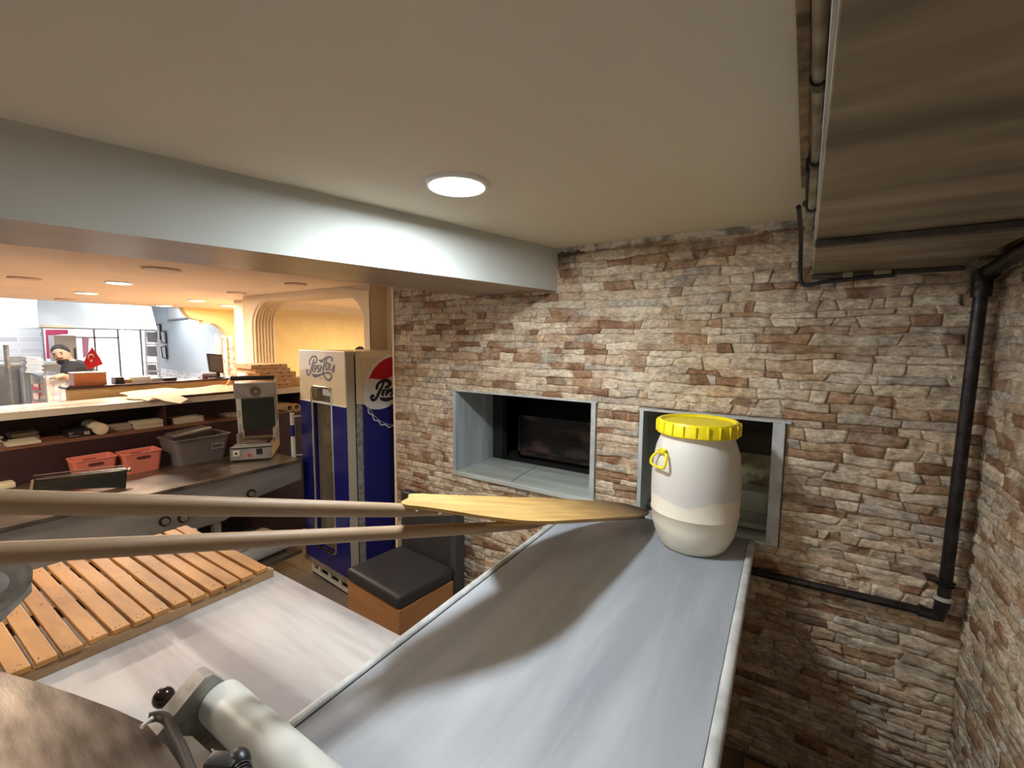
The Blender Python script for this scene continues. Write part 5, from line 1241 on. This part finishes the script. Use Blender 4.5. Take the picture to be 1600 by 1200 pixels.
# the man behind the counter
px_ = -9.15
def PP(px, py, dx=0.0): return at(px, py, x=px_ + dx)
t = thing('person', 'man with short dark hair and beard in a black t-shirt leaning behind the counter', 'person', (px_, PP(120, 600).y, 0))
sk_pts = {'pelvis': PP(143, 600), 'waist': PP(138, 590), 'chest': PP(122, 574), 'neck': PP(108, 564), 'head': PP(99, 556), 'sh_r': PP(109, 573, .16), 'el_r': PP(104, 592, .30), 'wr_r': PP(99, 586, .48), 'sh_l': PP(120, 570, -.17), 'el_l': PP(116, 590, -.25), 'wr_l': PP(104, 590, -.05), 'hip': PP(145, 612)}
pel = sk_pts['pelvis']
names = list(sk_pts); me = bpy.data.meshes.new('body'); 
extra = {'kn_r': Vector((px_ + .15, pel.y - .05, .5)), 'ft_r': Vector((px_ + .15, pel.y, .05)), 'kn_l': Vector((px_ - .15, pel.y - .05, .5)), 'ft_l': Vector((px_ - .15, pel.y, .05)), 'hp_r': Vector((px_ + .1, pel.y, pel.z - .1)), 'hp_l': Vector((px_ - .1, pel.y, pel.z - .1))}
def skin(nm, P, E, R, m_, root, sub=2):
    keys = list(P); me = bpy.data.meshes.new(nm); me.from_pydata([tuple(P[k]) for k in keys], [(keys.index(a), keys.index(b_)) for a, b_ in E], [])
    o = bpy.data.objects.new(nm, me); COL.objects.link(o); md = o.modifiers.new('s', 'SKIN'); sm = o.modifiers.new('u', 'SUBSURF'); sm.levels = sub; sm.render_levels = sub
    for k, v in zip(keys, me.skin_vertices[0].data): v.radius = (R[k], R[k]); v.use_root = (k == root)
    md.use_smooth_shade = True; me.materials.append(m_); o.parent = t; o.matrix_parent_inverse = PW(t).inverted(); return o
M_SKIN = mat('skin', (.55, .34, .25), .5); M_HAIR = mat('dark_hair', (.02, .016, .014), .7); M_SHIRT = mat('black_shirt', (.012, .013, .018), .8)
P = {k: sk_pts[k] for k in ('pelvis', 'waist', 'chest', 'neck', 'head', 'sh_r', 'el_r', 'wr_r', 'sh_l', 'el_l', 'wr_l')}; P.update(extra)
for s_, sg in (('r', 1), ('l', -1)):
    w_ = P['wr_' + s_]; P['pm_' + s_] = w_ + Vector((.03, -.06, -.01))
    for k, (a, l) in enumerate(((-.5, .07), (-.2, .085), (.05, .09), (.3, .08), (.9, .06))):
        P['f%d_%s' % (k, s_)] = P['pm_' + s_] + Vector((math.sin(a) * l, -math.cos(a) * l, -.02))
E_ = [('pelvis', 'waist'), ('waist', 'chest'), ('chest', 'neck'), ('neck', 'head'), ('chest', 'sh_r'), ('sh_r', 'el_r'), ('el_r', 'wr_r'), ('chest', 'sh_l'), ('sh_l', 'el_l'), ('el_l', 'wr_l'), ('pelvis', 'hp_r'), ('hp_r', 'kn_r'), ('kn_r', 'ft_r'), ('pelvis', 'hp_l'), ('hp_l', 'kn_l'), ('kn_l', 'ft_l')]
R_ = dict(pelvis=.14, waist=.14, chest=.16, neck=.06, head=.085, sh_r=.075, el_r=.045, wr_r=.03, sh_l=.075, el_l=.045, wr_l=.03, kn_r=.06, ft_r=.05, kn_l=.06, ft_l=.05, hp_r=.09, hp_l=.09)
for s_ in 'rl':
    E_.append(('wr_' + s_, 'pm_' + s_)); R_['pm_' + s_] = .035
    for k in range(5): E_.append(('pm_' + s_, 'f%d_%s' % (k, s_))); R_['f%d_%s' % (k, s_)] = .010
skin('body', P, E_, R_, M_SKIN, 'pelvis')
Ps = {k: P[k] for k in ('pelvis', 'waist', 'chest', 'neck', 'sh_r', 'el_r', 'sh_l', 'el_l')}; Ps['el_r'] = P['sh_r'].lerp(P['el_r'], .85); Ps['el_l'] = P['sh_l'].lerp(P['el_l'], .85); Ps['neck'] = P['chest'].lerp(P['neck'], .6)
skin('t_shirt', Ps, [e for e in E_ if e[0] in Ps and e[1] in Ps], {**{k: R_[k] + .032 for k in Ps}, 'neck': .085}, M_SHIRT, 'pelvis')
hc = PP(95.5, 554.5, .02); tilt = Matrix.Rotation(math.radians(22), 4, 'X')
HM = Matrix.Translation(hc) @ Matrix.Rotation(math.radians(-28), 4, 'Z') @ Matrix.Rotation(math.radians(14), 4, 'X') @ Matrix.Scale(1.12, 4)
b = MB(); b.ball((0, 0, 0), .105, (.95, .80, 1.12), 24, M=HM); b.ball((0.0, 0, -.06), .075, (.9, .75, .9), 16, M=HM)
b.ball((.100, 0, -.012), .020, (1.0, .7, 1.4), 12, M=HM); b.ball((0, .084, -.01), .022, (.6, .4, 1.2), 10, M=HM); b.ball((0, -.084, -.01), .022, (.6, .4, 1.2), 10, M=HM); b.build('head', M_SKIN, t, True)
b = MB(); b.ball((-.022, 0, .044), .104, (.98, .87, .97), 24, M=HM); b.build('hair', M_HAIR, t, True)
b = MB(); b.ball((.030, 0, -.085), .062, (1.0, 1.0, .75), 16, M=HM); b.box(.088, .104, -.035, .035, -.052, -.040, .004, M=HM); b.build('beard', M_HAIR, t, True)
b = MB()
for s_ in (-1, 1): b.box(.086, .098, s_ * .036 - .018, s_ * .036 + .018, .022, .032, .003, M=HM)
b.build('eyebrows', M_HAIR, t)
b = MB()
for s_ in (-1, 1): b.ball((.090, s_ * .035, .006), .011, (.6, 1.1, .7), 10, M=HM)
b.build('eyes', M_INK, t, True)
b = MB(); b.box(.090, .100, -.022, .022, -.064, -.057, .002, M=HM); b.build('mouth', mat('lips', (.35, .14, .12), .5), t)
# added slab standing in for the brown flooring at bottom right
tag(MB().box(-0.12, 0.30, 1.62, 2.10, 0.001, 0.03, .003).build('board', mat('brown_floor_slab', (.34, .21, .11), .6, var=.1)), 'light brown slab standing for the floor below the worktop at right', 'board')
